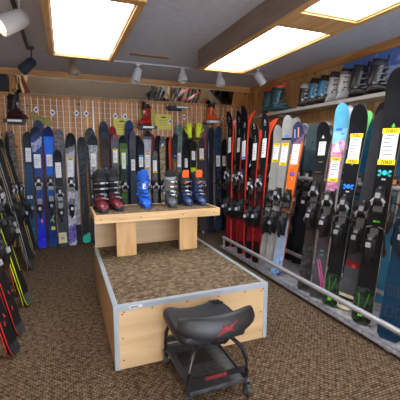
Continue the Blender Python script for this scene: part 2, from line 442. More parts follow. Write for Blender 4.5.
# mountain banner
def banner():
    m, nt, b = nmat('mountain_print'); L = nt.links
    tc = nt.nodes.new('ShaderNodeTexCoord'); se = nt.nodes.new('ShaderNodeSeparateXYZ'); L.new(tc.outputs['Object'], se.inputs[0])
    mp = node(nt, 'ShaderNodeMapping'); mp.inputs['Scale'].default_value = (1, 3, 9); L.new(tc.outputs['Object'], mp.inputs[0])
    n = node(nt, 'ShaderNodeTexNoise', Scale=1.6, Detail=8.); L.new(mp.outputs[0], n.inputs['Vector'])
    a = nt.nodes.new('ShaderNodeMath'); a.operation = 'MULTIPLY_ADD'; L.new(n.outputs['Fac'], a.inputs[0]); a.inputs[1].default_value = .9
    z = nt.nodes.new('ShaderNodeMath'); z.operation = 'MULTIPLY'; L.new(se.outputs[2], z.inputs[0]); z.inputs[1].default_value = 1.7
    L.new(z.outputs[0], a.inputs[2])
    L.new(ramp(nt, a.outputs[0], [(.22, '6a7ca4'), (.34, 'd4dcf0'), (.44, '7f98cc'), (.54, 'b8c6e8'), (.66, '5c7cc8'), (.9, '4a78d4')]), b.inputs['Base Color'])
    b.inputs['Roughness'].default_value = .35
    mb = MB(); mb.box((0, 0, 0), (.006, 2.0, .40), m); o = mb.build('mountain_banner', loc=(3.115, 2.27, 2.205))
    tag(o, 'wide blue snowy mountain picture high on the right wall behind the boots', 'poster')
banner()
# mirror band tilted forward along the top of the back wall
def mirror():
    m, nt, b = nmat('mirror_glass'); b.inputs['Metallic'].default_value = 1; b.inputs['Roughness'].default_value = .03; b.inputs['Base Color'].default_value = (.5, .52, .52, 1)
    e = empty('wall_mirror', (1.08, 5.33, 2.28), 'long narrow tilted mirror running along the top of the back wall', 'mirror')
    e.matrix_world = Matrix.Translation((1.08, 5.33, 2.275)) @ Matrix.Rotation(math.radians(15.5), 4, 'X')
    mb = MB(); mb.box((0, 0, 0), (3.26, .006, .225), m); mb.build('glass', e)
    mb = MB(); mb.box((0, .012, 0), (3.27, .016, .235), pine_trim)
    mb.box((0, .004, -.117), (3.27, .02, .010), M('a08a6c', .5)); mb.box((0, .004, .117), (3.27, .02, .010), M('cdbfa8', .5)); mb.build('backing_frame', e)
mirror()
# wire grid on the back wall
def grid():
    wm = M('e0ddd4', .35, .1); wm2 = M('d0bc9c', .5); e = empty('gridwall', (1, 5.42, 0), 'white wire grid panels covering the back wall behind the skis', 'gridwall'); e.matrix_world = Matrix.Identity(4)
    x0, x1, z0, z1 = -.88, 3.08, .12, 2.13
    for k in range(3):
        a = x0+(x1-x0)/3*k; b = a+(x1-x0)/3-.01; mb = MB(); n = 17
        for i in range(n):
            x = a+(b-a)*i/(n-1); mb.box((x, 5.424, (z0+z1)/2), (.0080, .006, z1-z0), wm)
        z = z0
        while z <= z1: mb.box(((a+b)/2, 5.431, z), (b-a, .004, .0035), wm2); z += .0762
        mb.build('grid_panel', e)
grid()

# =====================================================================
#  SKIS
# =====================================================================
def half_w(t, wt, ww, wl):
    if t < .5: b = ww+(wl-ww)*((.5-t)/.5)**1.8
    else: b = ww+(wt-ww)*(min(1, (t-.5)/.40))**1.8
    if t > .925: b *= max(0, 1-((t-.925)/.075)**2.3)**.5
    if t < .022: b *= .62+.38*math.sin(t/.022*PI/2)
    return b/2
def yoff(t, L, rise):
    y = 0
    if t > .84: y += rise*((t-.84)/.16)**1.9
    if t < .06: y += .012*((.06-t)/.06)**1.6
    return y                      # amount the ski curves towards its top surface (-y)
BINDC = {}
def toe_mesh(col, acc):
    k = ('toe', col, acc)
    if k in BINDC: return BINDC[k]
    c, a, g = M(col, .35), M(acc, .35), M('55585c', .35, .5); mb = MB()
    mb.box((0, -.007, 0), (.066, .014, .17), c, taper=(.9, 1))
    mb.loft([[(x*w, y, z) for x, y in ((-1, 0), (-1, -h*.7), (-.55, -h), (.55, -h), (1, -h*.7), (1, 0))] for z, w, h in ((-.03, .034, .030), (-.01, .038, .052), (.03, .036, .060), (.062, .026, .050), (.078, .016, .026))], c)
    for s in (-1, 1):
        mb.tube([(s*.020, -.045, .01), (s*.040, -.042, -.012), (s*.034, -.038, -.036)], [.010, .011, .007], a)
    mb.box((0, -.063, .028), (.030, .006, .034), a); mb.box((0, -.018, -.055), (.058, .008, .035), g)
    mb.tube([(0, -.040, .07), (0, -.038, .088)], .010, g)
    mb.v = [(x*1.15, y*1.15, z*1.2) for x, y, z in mb.v]; o = mb.build('toe_binding'); me = o.data; bpy.data.objects.remove(o); BINDC[k] = me; return me
def heel_mesh(col, acc):
    k = ('heel', col, acc)
    if k in BINDC: return BINDC[k]
    c, a, g = M(col, .35), M(acc, .35), M('55585c', .35, .5); mb = MB()
    mb.box((0, -.006, 0), (.060, .012, .20), c)
    mb.loft([[(x*w, y, z) for x, y in ((-1, 0), (-1, -h*.75), (-.5, -h), (.5, -h), (1, -h*.75), (1, 0))] for z, w, h in ((-.085, .018, .030), (-.06, .028, .048), (-.02, .032, .072), (.020, .031, .080), (.040, .022, .064))], c)
    mb.loft([[(x*w, y+d, z) for x, y in ((-1, 0), (-1, -.010), (1, -.010), (1, 0))] for z, w, d in ((-.005, .022, -.074), (-.05, .018, -.070), (-.10, .013, -.052), (-.12, .010, -.040))], c); mb.box((0, -.090, -.01), (.030, .012, .030), a)
    mb.box((0, -.060, .046), (.046, .014, .016), g); mb.box((0, -.016, .072), (.050, .010, .04), g)
    mb.v = [(x*1.15, y*1.15, z*1.25) for x, y, z in mb.v]; o = mb.build('heel_binding'); me = o.data; bpy.data.objects.remove(o); BINDC[k] = me; return me
def brake_mesh(col):
    k = ('brake', col)
    if k in BINDC: return BINDC[k]
    g, c = M('a4a7ab', .3, .8), M(col, .4); mb = MB()
    for s in (-1, 1):
        mb.tube([(s*.020, -.012, .10), (s*.055, -.012, .09), (s*.066, -.006, .05), (s*.072, .012, -.02)], .006, c, 6)
        mb.tube([(s*.072, .010, -.015), (s*.074, .018, -.045), (s*.070, .026, -.065)], [.010, .014, .009], c, 6)
    mb.v = [(x*1.1, y*1.4, z*1.3) for x, y, z in mb.v]; o = mb.build('ski_brake'); me = o.data; bpy.data.objects.remove(o); BINDC[k] = me; return me
def share(name, me, parent, loc):
    o = bpy.data.objects.new(name, me); COL.objects.link(o); o.parent = parent; o.location = loc; return o
PAPER = M('dfe1e2', .6); INK = M('3a3c46', .6); YEL = M('f0d21e', .5); BLACKM = M('101010', .5); REDI = M('c05050', .6); BLUET = M('2f7fd0', .5)
TH = .011
def ski(tail, top, n, label, group, wt=.125, ww=.092, wl=.115, bands=((1, '222222'),), slope=0., edge='8a8c90', base='2a2c30',
        marks=(), tag_=None, bind=None, rise=.055, rough=.42, kind='ski'):
    tail, top, n = Vector(tail), Vector(top), Vector(n)
    ax = top-tail; L = ax.length; ax.normalize(); n = (n-ax*n.dot(ax)).normalized()
    X = (-n).cross(ax).normalized()       # local x right, local y = -n (into the rack), local z along the ski
    mat = Matrix((X, -n, ax)).transposed().to_4x4(); mat.translation = tail
    NT, U = 64, (-1, -.62, -.2, .2, .62, 1)
    ts = [(i/NT) for i in range(NT+1)]; ts = ts[:-4]+[.95, .962, .974, .984, .991, .9965, .9995]; ts = sorted(set(ts)); ts[1:1] = [.004, .010]
    mb = MB(); em, bm = M(edge, .35), M(base, .3); vs = []; nu = len(U)
    fr = lambda t: -yoff(t, L, rise)
    def thick(t): return TH*(.45 if t > .9 or t < .05 else .45+.55*math.sin((t-.05)/.85*PI)**.6)
    for t in ts:
        hw = half_w(t, wt, ww, wl); yb = fr(t); yt = yb-thick(t)
        for u in U: vs.append((u*hw, yt, t*L))
        for u in U: vs.append((u*hw*1.0, yb, t*L))
    for c_ in {c for _, c in bands}: mb.mi(plain(c_.rstrip('*'), rough, 0, 'marble' if c_.endswith('*') else 'ski'))
    def bmat(t, u):
        for te, c in bands:
            if t <= te+slope*u: return plain(c.rstrip('*'), rough, 0, 'marble' if c.endswith('*') else 'ski')
        c = bands[-1][1]; return plain(c.rstrip('*'), rough, 0, 'marble' if c.endswith('*') else 'ski')
    mb.v = vs; W = 2*nu
    def face(f, m): mb.f.append(f); mb.m.append(mb.mi(m))
    for i in range(len(ts)-1):
        a, b = i*W, (i+1)*W; tm = (ts[i]+ts[i+1])/2
        for j in range(nu-1):
            face((a+j, a+j+1, b+j+1, b+j), bmat(tm, (U[j]+U[j+1])/2))
            face((a+nu+j+1, a+nu+j, b+nu+j, b+nu+j+1), bm)
        face((a+nu, a, b, b+nu), em); face((a+nu-1, a+W-1, b+W-1, b+nu-1), em)
    e = (len(ts)-1)*W
    for j in range(nu-1):
        face((nu+j, nu+j+1, j+1, j), em); face((e+j, e+j+1, e+nu+j+1, e+nu+j), em)
    # printed marks: thin patches that follow the top surface
    def patch(t, u, w, h, m, off=.0008, sh=0., nz=4, shape='rect'):
        hw = half_w(t, wt, ww, wl); rows = []
        for k in range(nz+1):
            q = k/nz-.5; tt = t+q*h/L
            f = {'rect': 1, 'tri': 1-(q+.5)*.98, 'dia': max(.03, 1-abs(2*q)), 'ell': max(.05, math.sqrt(max(0, 1-(2*q)**2)))}[shape]
            y = fr(tt)-thick(tt)-off
            rows.append(((u*hw-w/2*f+sh*q*h, y, tt*L), (u*hw+w/2*f+sh*q*h, y, tt*L)))
        v = [p for r in rows for p in r]; mb.add(v, [(2*k, 2*k+1, 2*k+3, 2*k+2) for k in range(nz)], m)
    for mk in marks:
        kd = mk[0]
        if kd in ('rect', 'tri', 'dia', 'ell'):
            _, t, u, w, h, c = mk[:6]; patch(t, u, w, h, plain(c, .35, 0, 'p'), sh=mk[6] if len(mk) > 6 else 0, shape=kd)
        elif kd == 'A':                      # slim pointed emblem of three strokes
            _, t, c = mk; m = plain(c, .35, 0, 'p')
            patch(t, -.14, .006, .050, m, sh=.32); patch(t, .14, .006, .050, m, sh=-.32); patch(t-.022, 0, .030, .006, m)
        elif kd == 'skull':                  # rounded head with four crossed lobes
            _, t, c, c2 = mk; m, m2 = plain(c, .35, 0, 'p'), plain(c2, .35, 0, 'p')
            patch(t+.002, 0, .034, .040, m, .0012, shape='ell', nz=8)
            for su in (-1, 1):
                for sz in (-1, 1):
                    patch(t+sz*.008, su*.56, .024, .020, m if sz > 0 else m2, .001, shape='ell', nz=6)
                patch(t, su*.32, .022, .014, m2, .0010)
            patch(t-.024, 0, .030, .012, plain('b8bcc0', .4, 0, 'p'), .001)
        elif kd == 'text':
            _, t, txt, w, h, c = mk; y = fr(t)-thick(t)-.001
            add_text(mb, txt, (0, y, t*L), (1, 0, 0), (0, 0, 1), w, h, plain(c, .4, 0, 'p'))
        elif kd == 'outline':                # embossed-looking loops
            _, t, u, w, h, c, lw = mk; m = plain(c, .35, 0, 'p')
            for s in (-1, 1): 
                patch(t, u+s*(w/2)/half_w(t, wt, ww, wl), lw, h, m); patch(t+s*(h/2)/L, u, w+lw, lw, m, .0009)
    root = mb.build(kind, sharp=40); root.matrix_world = mat
    tag(root, label, 'ski', group)
    if tag_:
        t, w, h, st = tag_['t'], tag_.get('w', .06), tag_.get('h', .16), tag_.get('st', 'plain'); m2 = MB()
        u0 = tag_.get('u', 0); y = fr(t)-thick(t)-.003; z = t*L
        m2.box((u0, y, z), (w, .0015, h), PAPER)
        yb = .17*h if st == 'toko' else .13*h
        if st in ('toko', 'yellow', 'yellowtop'):
            for s in ((-1, 1) if st != 'yellowtop' else (1,)):
                m2.box((u0, y-.0012, z+s*(h/2)), (w*1.12, .0012, yb), YEL)
                if st == 'toko': add_text(m2, 'TOKO', (u0, y-.0022, z+s*(h/2)), (1, 0, 0), (0, 0, 1), w*.72, yb*.62, BLACKM, .2)
                else: m2.box((u0, y-.0022, z+s*(h/2)), (w*.7, .0008, yb*.45), BLACKM)
        if st == 'blue': m2.box((u0, y-.0012, z+h*.42), (w*1.05, .0012, h*.18), BLUET)
        if st == 'bluebot': m2.box((u0, y-.0012, z-h*.42), (w*1.05, .0012, h*.12), BLUET)
        if st == 'toko': m2.box((u0, y-.0014, z+h*.36), (w*.5, .0006, h*.03), M('2f8f8f', .5))
        rr = random.Random(int(abs(tail.x*100)+abs(tail.y*777)+L*1000)); nl = 5 if h > .12 else 3
        for k in range(nl):
            ww_ = w*rr.uniform(.3, .72); zz = z+h*(.25-.50*k/(nl-1)); x = u0-w*.38+ww_/2
            m2.box((x, y-.0012, zz), (ww_, .0006, .0045), REDI if k == nl-2 and st == 'toko' else INK)
        m2.build('price_tag', root)
    if bind:
        tt, th = bind.get('tt', .565), bind.get('th', .40); c, a = bind['c'], bind.get('a', '8a8d92')
        share('toe_binding', toe_mesh(c, a), root, (0, fr(tt)-thick(tt), tt*L))
        hb = share('heel_binding', heel_mesh(c, a), root, (0, fr(th)-thick(th), th*L))
        if bind.get('brake', True): share('ski_brake', brake_mesh(bind.get('bc', '1a1a1c')), hb, (0, 0, 0))
    return root
SKIS = [
  {'tail': (-0.492, 5.293, 0.012), 'top': (-0.455, 5.353, 1.643), 'n': (0.05, -1.0, 0.1), 'label': 'dark blue ski with charcoal tip and two small white marks, first against the back wall', 'group': 'skis standing along the back wall', 'tag_': {'t': 0.807, 'h': 0.192, 'w': 0.07, 'st': 'plain'}, 'bands': ((0.173, '1f6684'), (0.419, '1e4f73'), (0.722, '20476a'), (0.865, '28384c'), (1, '2b323a')), 'marks': (('rect', 0.444, -0.42, 0.026, 0.045, 'c8ccd0'), ('rect', 0.444, 0.42, 0.026, 0.045, 'c8ccd0')), 'rise': 0.045, 'wt': 0.13, 'edge': '3a4450'},
  {'tail': (-0.303, 5.315, 0.012), 'top': (-0.314, 5.375, 1.806), 'n': (0.05, -1.0, 0.1), 'label': 'purplish ski rising behind the blue skis at the left of the back wall', 'group': 'skis standing along the back wall', 'bands': ((0.772, '4a2a42'), (1, '39405c')), 'rise': 0.045, 'wt': 0.13, 'edge': '8a2f3c'},
  {'tail': (-0.351, 5.213, 0.012), 'top': (-0.346, 5.293, 1.711), 'n': (0.05, -1.0, 0.1), 'label': 'royal blue ski with pale tip cloud and black bindings, second against the back wall', 'group': 'skis standing along the back wall', 'tag_': {'t': 0.724, 'h': 0.192, 'w': 0.085, 'st': 'plain'}, 'bind': {'c': '22242a', 'a': 'b4b6ba', 'tt': 0.544, 'th': 0.346, 'brake': False}, 'bands': ((0.143, '1a2ad2'), (0.286, '2038b4'), (0.815, '24408a'), (0.895, '8a94bc*'), (0.952, '2c4070'), (1, '1c2638')), 'marks': (('ell', 0.228, 0.3, 0.03, 0.05, 'd83a4a'), ('ell', 0.068, 0.35, 0.02, 0.02, 'd83a4a'), ('ell', 0.887, 0.1, 0.02, 0.02, 'd83a3a')), 'rise': 0.045, 'wt': 0.14, 'slope': 0.03, 'edge': '6a3a5c'},
  {'tail': (-0.207, 5.235, 0.012), 'top': (-0.189, 5.315, 1.716), 'n': (0.05, -1.0, 0.1), 'label': 'bright blue ski with navy tip and yellow-green squiggle near its tail', 'group': 'skis standing along the back wall', 'tag_': {'t': 0.727, 'h': 0.167, 'w': 0.075, 'st': 'plain'}, 'bind': {'c': '16181e', 'a': '8a8d92', 'tt': 0.539, 'th': 0.363, 'brake': False}, 'bands': ((0.158, '17367e'), (0.431, '1c3058'), (0.607, '1e50a8'), (0.772, '1d5cc8'), (0.927, '1f68dc'), (1, '101c58')), 'marks': (('rect', 0.243, 0.1, 0.012, 0.09, 'b8c41e', 0.5), ('rect', 0.218, 0.35, 0.012, 0.05, 'b8c41e', -0.4), ('rect', 0.158, 0.2, 0.05, 0.05, 'd0cc3a')), 'rise': 0.045, 'wt': 0.13, 'edge': '1a3a9a'},
  {'tail': (-0.037, 5.293, 0.012), 'top': (-0.054, 5.353, 1.688), 'n': (0.05, -1.0, 0.1), 'label': 'tall mottled grey ski with a small red dot behind the short black ski', 'group': 'skis standing along the back wall', 'bands': ((0.742, '56555a'), (1, '5e5c60*')), 'marks': (('ell', 0.912, -0.3, 0.02, 0.02, 'c83040'),), 'rise': 0.045, 'wt': 0.135, 'edge': '8a8c90'},
  {'tail': (-0.072, 5.128, 0.012), 'top': (-0.087, 5.233, 1.397), 'n': (0.05, -1.0, 0.1), 'label': 'short black ski with cream tail block, standing before the tall grey ski', 'group': 'skis standing along the back wall', 'tag_': {'t': 0.797, 'h': 0.212, 'w': 0.075, 'st': 'plain'}, 'bind': {'c': '24262a', 'a': 'a8aaae', 'tt': 0.554, 'th': 0.378, 'brake': False}, 'bands': ((0.045, '3a3a3a'), (0.15, 'd6d0a8'), (0.491, '3c4246'), (1, '1c2024')), 'marks': (('text', 0.098, 'SKI', 0.045, 0.035, '50503c'), ('rect', 0.441, 0, 0.07, 0.02, 'd8d8d4')), 'rise': 0.045, 'wt': 0.115, 'ww': 0.09, 'wl': 0.118, 'edge': '9a9ca0'},
  {'tail': (0.146, 5.315, 0.012), 'top': (0.098, 5.375, 1.643), 'n': (0.05, -1.0, 0.1), 'label': 'dark ski whose plain tail shows right of the purple and white one', 'group': 'skis standing along the back wall', 'bands': ((0.168, '2e3034'), (0.491, 'a0a0a8*'), (1, '1a1c22')), 'rise': 0.045, 'wt': 0.13, 'edge': '5a5c60'},
  {'tail': (0.058, 5.213, 0.012), 'top': (0.086, 5.293, 1.568), 'n': (0.05, -1.0, 0.1), 'label': 'white and purple marbled ski with black tip and white binding', 'group': 'skis standing along the back wall', 'tag_': {'t': 0.724, 'h': 0.258, 'w': 0.075, 'st': 'yellowtop'}, 'bind': {'c': '1e2024', 'a': 'd8d8dc', 'tt': 0.576, 'th': 0.361, 'brake': False}, 'bands': ((0.03, 'b8b8d0'), (0.19, '6c62a8*'), (0.353, 'c8c8dc*'), (0.429, '6a6fa0'), (0.689, 'b4b4c4*'), (0.872, 'a8a9b2'), (0.917, '7a7c84'), (1, '22262e')), 'rise': 0.045, 'wt': 0.13, 'slope': 0.02, 'edge': 'c0c0d0'},
  {'tail': (0.259, 5.293, 0.012), 'top': (0.246, 5.353, 1.587), 'n': (0.05, -1.0, 0.1), 'label': 'slim charcoal ski with a turquoise patch on its tail', 'group': 'skis standing along the back wall', 'bands': ((0.083, '3cc0a8'), (0.411, '30343a'), (1, '272d34*')), 'marks': (('rect', 0.363, -0.5, 0.01, 0.25, '4a4e54'),), 'rise': 0.045, 'wt': 0.125, 'slope': 0.02, 'edge': '4a4e54'},
  {'tail': (0.378, 5.315, 0.012), 'top': (0.371, 5.375, 1.722), 'n': (0.05, -1.0, 0.1), 'label': 'mottled dark grey ski behind the slate one left of the maroon boots', 'group': 'skis standing along the back wall', 'bands': ((1, '3e4244*'),), 'rise': 0.045, 'wt': 0.14, 'edge': '5a5c60'},
  {'tail': (0.4, 5.235, 0.012), 'top': (0.405, 5.315, 1.618), 'n': (0.05, -1.0, 0.1), 'label': 'slate grey ski with white streaks directly above the bench left end', 'group': 'skis standing along the back wall', 'tag_': {'t': 0.772, 'h': 0.193, 'w': 0.07, 'st': 'plain'}, 'bands': ((0.496, '404858'), (0.91, '9aa0a8*'), (1, '2a2e36')), 'rise': 0.045, 'wt': 0.13, 'edge': '7a7e86'},
  {'tail': (0.554, 5.293, 0.012), 'top': (0.566, 5.353, 1.821), 'n': (0.05, -1.0, 0.1), 'label': 'tallest dark blue ski with black tip, behind the maroon boots', 'group': 'skis standing along the back wall', 'bands': ((0.947, '20293a'), (1, '2a3444')), 'rise': 0.045, 'wt': 0.13, 'edge': '3a4a60'},
  {'tail': (0.552, 5.213, 0.012), 'top': (0.561, 5.293, 1.664), 'n': (0.05, -1.0, 0.1), 'label': 'dark ski with thin pale tip outline, the middle of three nested ones', 'group': 'skis standing along the back wall', 'bands': ((1, '39414e'),), 'rise': 0.045, 'wt': 0.125, 'edge': 'a0a4aa'},
  {'tail': (0.553, 5.15, 0.012), 'top': (0.568, 5.255, 1.56), 'n': (0.05, -1.0, 0.1), 'label': 'black-brown ski with a tiny blue dot, the front of three nested ones', 'group': 'skis standing along the back wall', 'bands': ((1, '3c2e2e'),), 'marks': (('ell', 0.724, 0.1, 0.022, 0.02, '3a80e0'),), 'rise': 0.045, 'wt': 0.12, 'edge': '4a4446'},
  {'tail': (0.679, 5.315, 0.012), 'top': (0.698, 5.375, 1.753), 'n': (0.05, -1.0, 0.1), 'label': 'dark red ski with grey tip behind the first yellow card corner', 'group': 'skis standing along the back wall', 'bands': ((0.935, '4a2a30'), (1, '7a1f2a')), 'rise': 0.045, 'wt': 0.12, 'edge': '8a2a34'},
  {'tail': (0.713, 5.235, 0.012), 'top': (0.723, 5.315, 1.639), 'n': (0.05, -1.0, 0.1), 'label': 'grey ski with a red arch near the tip and a yellow topped tag', 'group': 'skis standing along the back wall', 'tag_': {'t': 0.794, 'h': 0.196, 'w': 0.065, 'st': 'yellowtop'}, 'bind': {'c': '1c1e22', 'a': 'b8babe', 'tt': 0.519, 'th': 0.321, 'brake': False}, 'bands': ((0.622, '3c4044'), (0.779, '5a6058'), (0.927, '5c6064'), (1, '5a5e64')), 'marks': (('ell', 0.967, 0, 0.055, 0.07, 'a83040'), ('ell', 0.96, 0, 0.034, 0.06, '3a3e44'), ('ell', 0.862, 0.0, 0.02, 0.02, 'd8c0b0')), 'rise': 0.045, 'wt': 0.12, 'edge': '9a9ca0'},
  {'tail': (0.83, 5.293, 0.012), 'top': (0.84, 5.353, 1.621), 'n': (0.05, -1.0, 0.1), 'label': 'black ski tip peeking over the green ski', 'group': 'skis standing along the back wall', 'bands': ((1, '1e2226'),), 'rise': 0.045, 'wt': 0.12, 'edge': '9a9ca0'},
  {'tail': (0.832, 5.213, 0.012), 'top': (0.844, 5.293, 1.559), 'n': (0.05, -1.0, 0.1), 'label': 'green and black ski with white tag above the bench', 'group': 'skis standing along the back wall', 'tag_': {'t': 0.792, 'h': 0.245, 'w': 0.06, 'st': 'plain'}, 'bind': {'c': '1c1e22', 'a': 'b8babe', 'tt': 0.544, 'th': 0.336, 'brake': False}, 'bands': ((0.554, '4c6e32'), (0.752, '2a342a'), (0.907, '5f7c34'), (0.965, '50683c'), (1, '22262a')), 'rise': 0.045, 'wt': 0.12, 'edge': '9ab04a'},
  {'tail': (0.928, 5.315, 0.012), 'top': (0.949, 5.375, 1.85), 'n': (0.05, -1.0, 0.1), 'label': 'navy blue ski, the tallest one between the yellow card and the red boot', 'group': 'skis standing along the back wall', 'bands': ((0.937, '1e2c4c'), (1, '1c3a66')), 'rise': 0.045, 'wt': 0.135, 'edge': '1a4a80'},
  {'tail': (0.977, 5.235, 0.012), 'top': (0.987, 5.315, 1.697), 'n': (0.05, -1.0, 0.1), 'label': 'dull brown-grey ski leaning in front of the tall navy ski', 'group': 'skis standing along the back wall', 'tag_': {'t': 0.689, 'h': 0.169, 'w': 0.06, 'st': 'plain'}, 'bands': ((0.825, '3c4248'), (1, '4a4a52')), 'rise': 0.045, 'wt': 0.1, 'edge': '3a4a5c'},
  {'tail': (1.068, 5.293, 0.012), 'top': (1.07, 5.353, 1.625), 'n': (0.05, -1.0, 0.1), 'label': 'black ski just right of the brown-grey ski', 'group': 'skis standing along the back wall', 'bands': ((1, '171b22'),), 'rise': 0.045, 'wt': 0.12, 'edge': '2a4a6c'},
  {'tail': (1.1, 5.213, 0.012), 'top': (1.11, 5.293, 1.54), 'n': (0.05, -1.0, 0.1), 'label': 'black ski with a blue and white tag left of the white-tagged pale ski', 'group': 'skis standing along the back wall', 'tag_': {'t': 0.799, 'h': 0.184, 'w': 0.065, 'st': 'blue'}, 'bind': {'c': '1c1e22', 'a': 'b8babe', 'tt': 0.546, 'th': 0.328, 'brake': False}, 'bands': ((1, '1a2028'),), 'rise': 0.045, 'wt': 0.11, 'edge': '2c4a70'},
  {'tail': (1.201, 5.235, 0.012), 'top': (1.22, 5.315, 1.695), 'n': (0.05, -1.0, 0.1), 'label': 'pale ski fading from a black tip, with two yellow tag ends, under the red boot', 'group': 'skis standing along the back wall', 'tag_': {'t': 0.724, 'h': 0.22, 'w': 0.07, 'st': 'yellow'}, 'bind': {'c': '1c1e22', 'a': 'b8babe', 'tt': 0.491, 'th': 0.293, 'brake': False}, 'bands': ((0.549, '8a8c94'), (0.917, 'a8a9b4'), (0.955, '5c5e68'), (1, '15171c')), 'marks': (('rect', 0.817, 0, 0.07, 0.012, 'd8503a'),), 'rise': 0.045, 'wt': 0.125, 'edge': 'c8c8d0'},
  {'tail': (1.286, 5.315, 0.012), 'top': (1.297, 5.375, 1.654), 'n': (0.05, -1.0, 0.1), 'label': 'reddish ski edge visible between the pale ski and the patterned one', 'group': 'skis standing along the back wall', 'bands': ((1, '6a2f34'),), 'rise': 0.045, 'wt': 0.1, 'edge': 'c0402c'},
  {'tail': (1.311, 5.213, 0.012), 'top': (1.329, 5.293, 1.388), 'n': (0.05, -1.0, 0.1), 'label': 'short grey ski with yellow tag left of the black-edged patterned ski', 'group': 'skis standing along the back wall', 'tag_': {'t': 0.852, 'h': 0.249, 'w': 0.06, 'st': 'yellow'}, 'bind': {'c': '1c1e22', 'a': 'b8babe', 'tt': 0.599, 'th': 0.356, 'brake': False}, 'bands': ((1, '5a5c60*'),), 'rise': 0.045, 'wt': 0.09, 'ww': 0.075, 'wl': 0.09, 'edge': '9a9ca0'},
  {'tail': (1.39, 5.293, 0.012), 'top': (1.397, 5.353, 1.632), 'n': (0.05, -1.0, 0.1), 'label': 'black ski on the left side of the mottled patterned ski', 'group': 'skis standing along the back wall', 'bands': ((1, '14161a'),), 'rise': 0.045, 'wt': 0.11, 'edge': '2a2c30'},
  {'tail': (1.45, 5.235, 0.012), 'top': (1.46, 5.315, 1.616), 'n': (0.05, -1.0, 0.1), 'label': 'mottled beige and black patterned ski between two black skis', 'group': 'skis standing along the back wall', 'bind': {'c': '1c1e22', 'a': 'b8babe', 'tt': 0.511, 'th': 0.298, 'brake': False}, 'bands': ((0.907, '8a7a60*'), (1, '55565c*')), 'marks': (('ell', 0.917, 0, 0.04, 0.05, 'd8d8d8'),), 'rise': 0.045, 'wt': 0.1, 'ww': 0.08, 'edge': '3a3c40'},
  {'tail': (1.549, 5.315, 0.012), 'top': (1.559, 5.375, 1.612), 'n': (0.05, -1.0, 0.1), 'label': 'black ski on the right side of the mottled patterned ski', 'group': 'skis standing along the back wall', 'bands': ((1, '15171b'),), 'rise': 0.045, 'wt': 0.11, 'edge': '3a3c40'},
  {'tail': (1.579, 5.213, 0.012), 'top': (1.593, 5.293, 1.601), 'n': (0.05, -1.0, 0.1), 'label': 'orange-red edged ski tucked left of the blue-dotted black ski', 'group': 'skis standing along the back wall', 'bands': ((1, 'b8452c'),), 'rise': 0.02, 'wt': 0.075, 'ww': 0.06, 'wl': 0.07, 'edge': 'd8502c'},
  {'tail': (1.612, 5.128, 0.012), 'top': (1.641, 5.233, 1.655), 'n': (0.05, -1.0, 0.1), 'label': 'narrow charcoal ski with a blue oval mark and a wooden-brown panel', 'group': 'skis standing along the back wall', 'bands': ((0.762, '5a4632'), (1, '22262c')), 'marks': (('ell', 0.789, 0, 0.06, 0.035, '2a64c8'), ('ell', 0.895, 0.0, 0.016, 0.016, 'c8c8c8'), ('rect', 0.694, 0, 0.018, 0.12, '7a6040')), 'rise': 0.045, 'wt': 0.095, 'ww': 0.08, 'wl': 0.09, 'edge': '3a3c40'},
  {'tail': (1.725, 5.293, 0.012), 'top': (1.748, 5.353, 1.813), 'n': (0.05, -1.0, 0.1), 'label': 'tall grey-green marbled ski with white tag above the grey boot', 'group': 'skis standing along the back wall', 'tag_': {'t': 0.684, 'h': 0.23, 'w': 0.075, 'st': 'plain'}, 'bind': {'c': '1c1e22', 'a': 'b8babe', 'tt': 0.446, 'th': 0.253, 'brake': False}, 'bands': ((1, '5c6c66*'),), 'rise': 0.045, 'wt': 0.13, 'edge': '6a7a74'},
  {'tail': (1.839, 5.315, 0.012), 'top': (1.858, 5.375, 1.754), 'n': (0.05, -1.0, 0.1), 'label': 'dark marbled ski between the grey-green ski and the neon gloves', 'group': 'skis standing along the back wall', 'bands': ((1, '2c3238*'),), 'rise': 0.045, 'wt': 0.11, 'edge': '2a2c30'},
  {'tail': (1.847, 5.235, 0.012), 'top': (1.854, 5.315, 1.575), 'n': (0.05, -1.0, 0.1), 'label': 'short black ski with a bright red edge left of the neon gloves', 'group': 'skis standing along the back wall', 'tag_': {'t': 0.757, 'h': 0.149, 'w': 0.05, 'st': 'plain'}, 'bands': ((1, '16171b'),), 'rise': 0.045, 'wt': 0.09, 'edge': 'd83a44'},
  {'tail': (1.921, 5.293, 0.012), 'top': (1.946, 5.353, 1.779), 'n': (0.05, -1.0, 0.1), 'label': 'black ski tip just behind the neon yellow gloves', 'group': 'skis standing along the back wall', 'bands': ((1, '15181e'),), 'rise': 0.045, 'wt': 0.1, 'edge': '3a3c40'},
  {'tail': (1.964, 5.213, 0.012), 'top': (1.976, 5.293, 1.552), 'n': (0.05, -1.0, 0.1), 'label': 'black and neon yellow ski hanging below the gloves', 'group': 'skis standing along the back wall', 'tag_': {'t': 0.857, 'h': 0.178, 'w': 0.06, 'st': 'plain'}, 'bands': ((0.0, 'b4c41e'), (0.208, '20241e'), (0.426, 'c0cc1e'), (0.672, '22251e'), (0.724, 'b4c41e'), (0.905, '20221e'), (1, '1c2018')), 'rise': 0.045, 'wt': 0.11, 'edge': 'b4c41e'},
  {'tail': (2.136, 5.235, 0.012), 'top': (2.126, 5.315, 1.603), 'n': (0.05, -1.0, 0.1), 'label': 'dark grey ski with orange edge and a yellow-ended tag right of the gloves', 'group': 'skis standing along the back wall', 'tag_': {'t': 0.845, 'h': 0.2, 'w': 0.075, 'st': 'yellow'}, 'bind': {'c': '1c1e22', 'a': '9a9ca0', 'tt': 0.521, 'th': 0.278, 'brake': False}, 'bands': ((1, '3a3a3e'),), 'marks': (('text', 0.008, 'R', 0.03, 0.04, 'd8d8d8'),), 'rise': 0.045, 'wt': 0.105, 'edge': 'c0602c'},
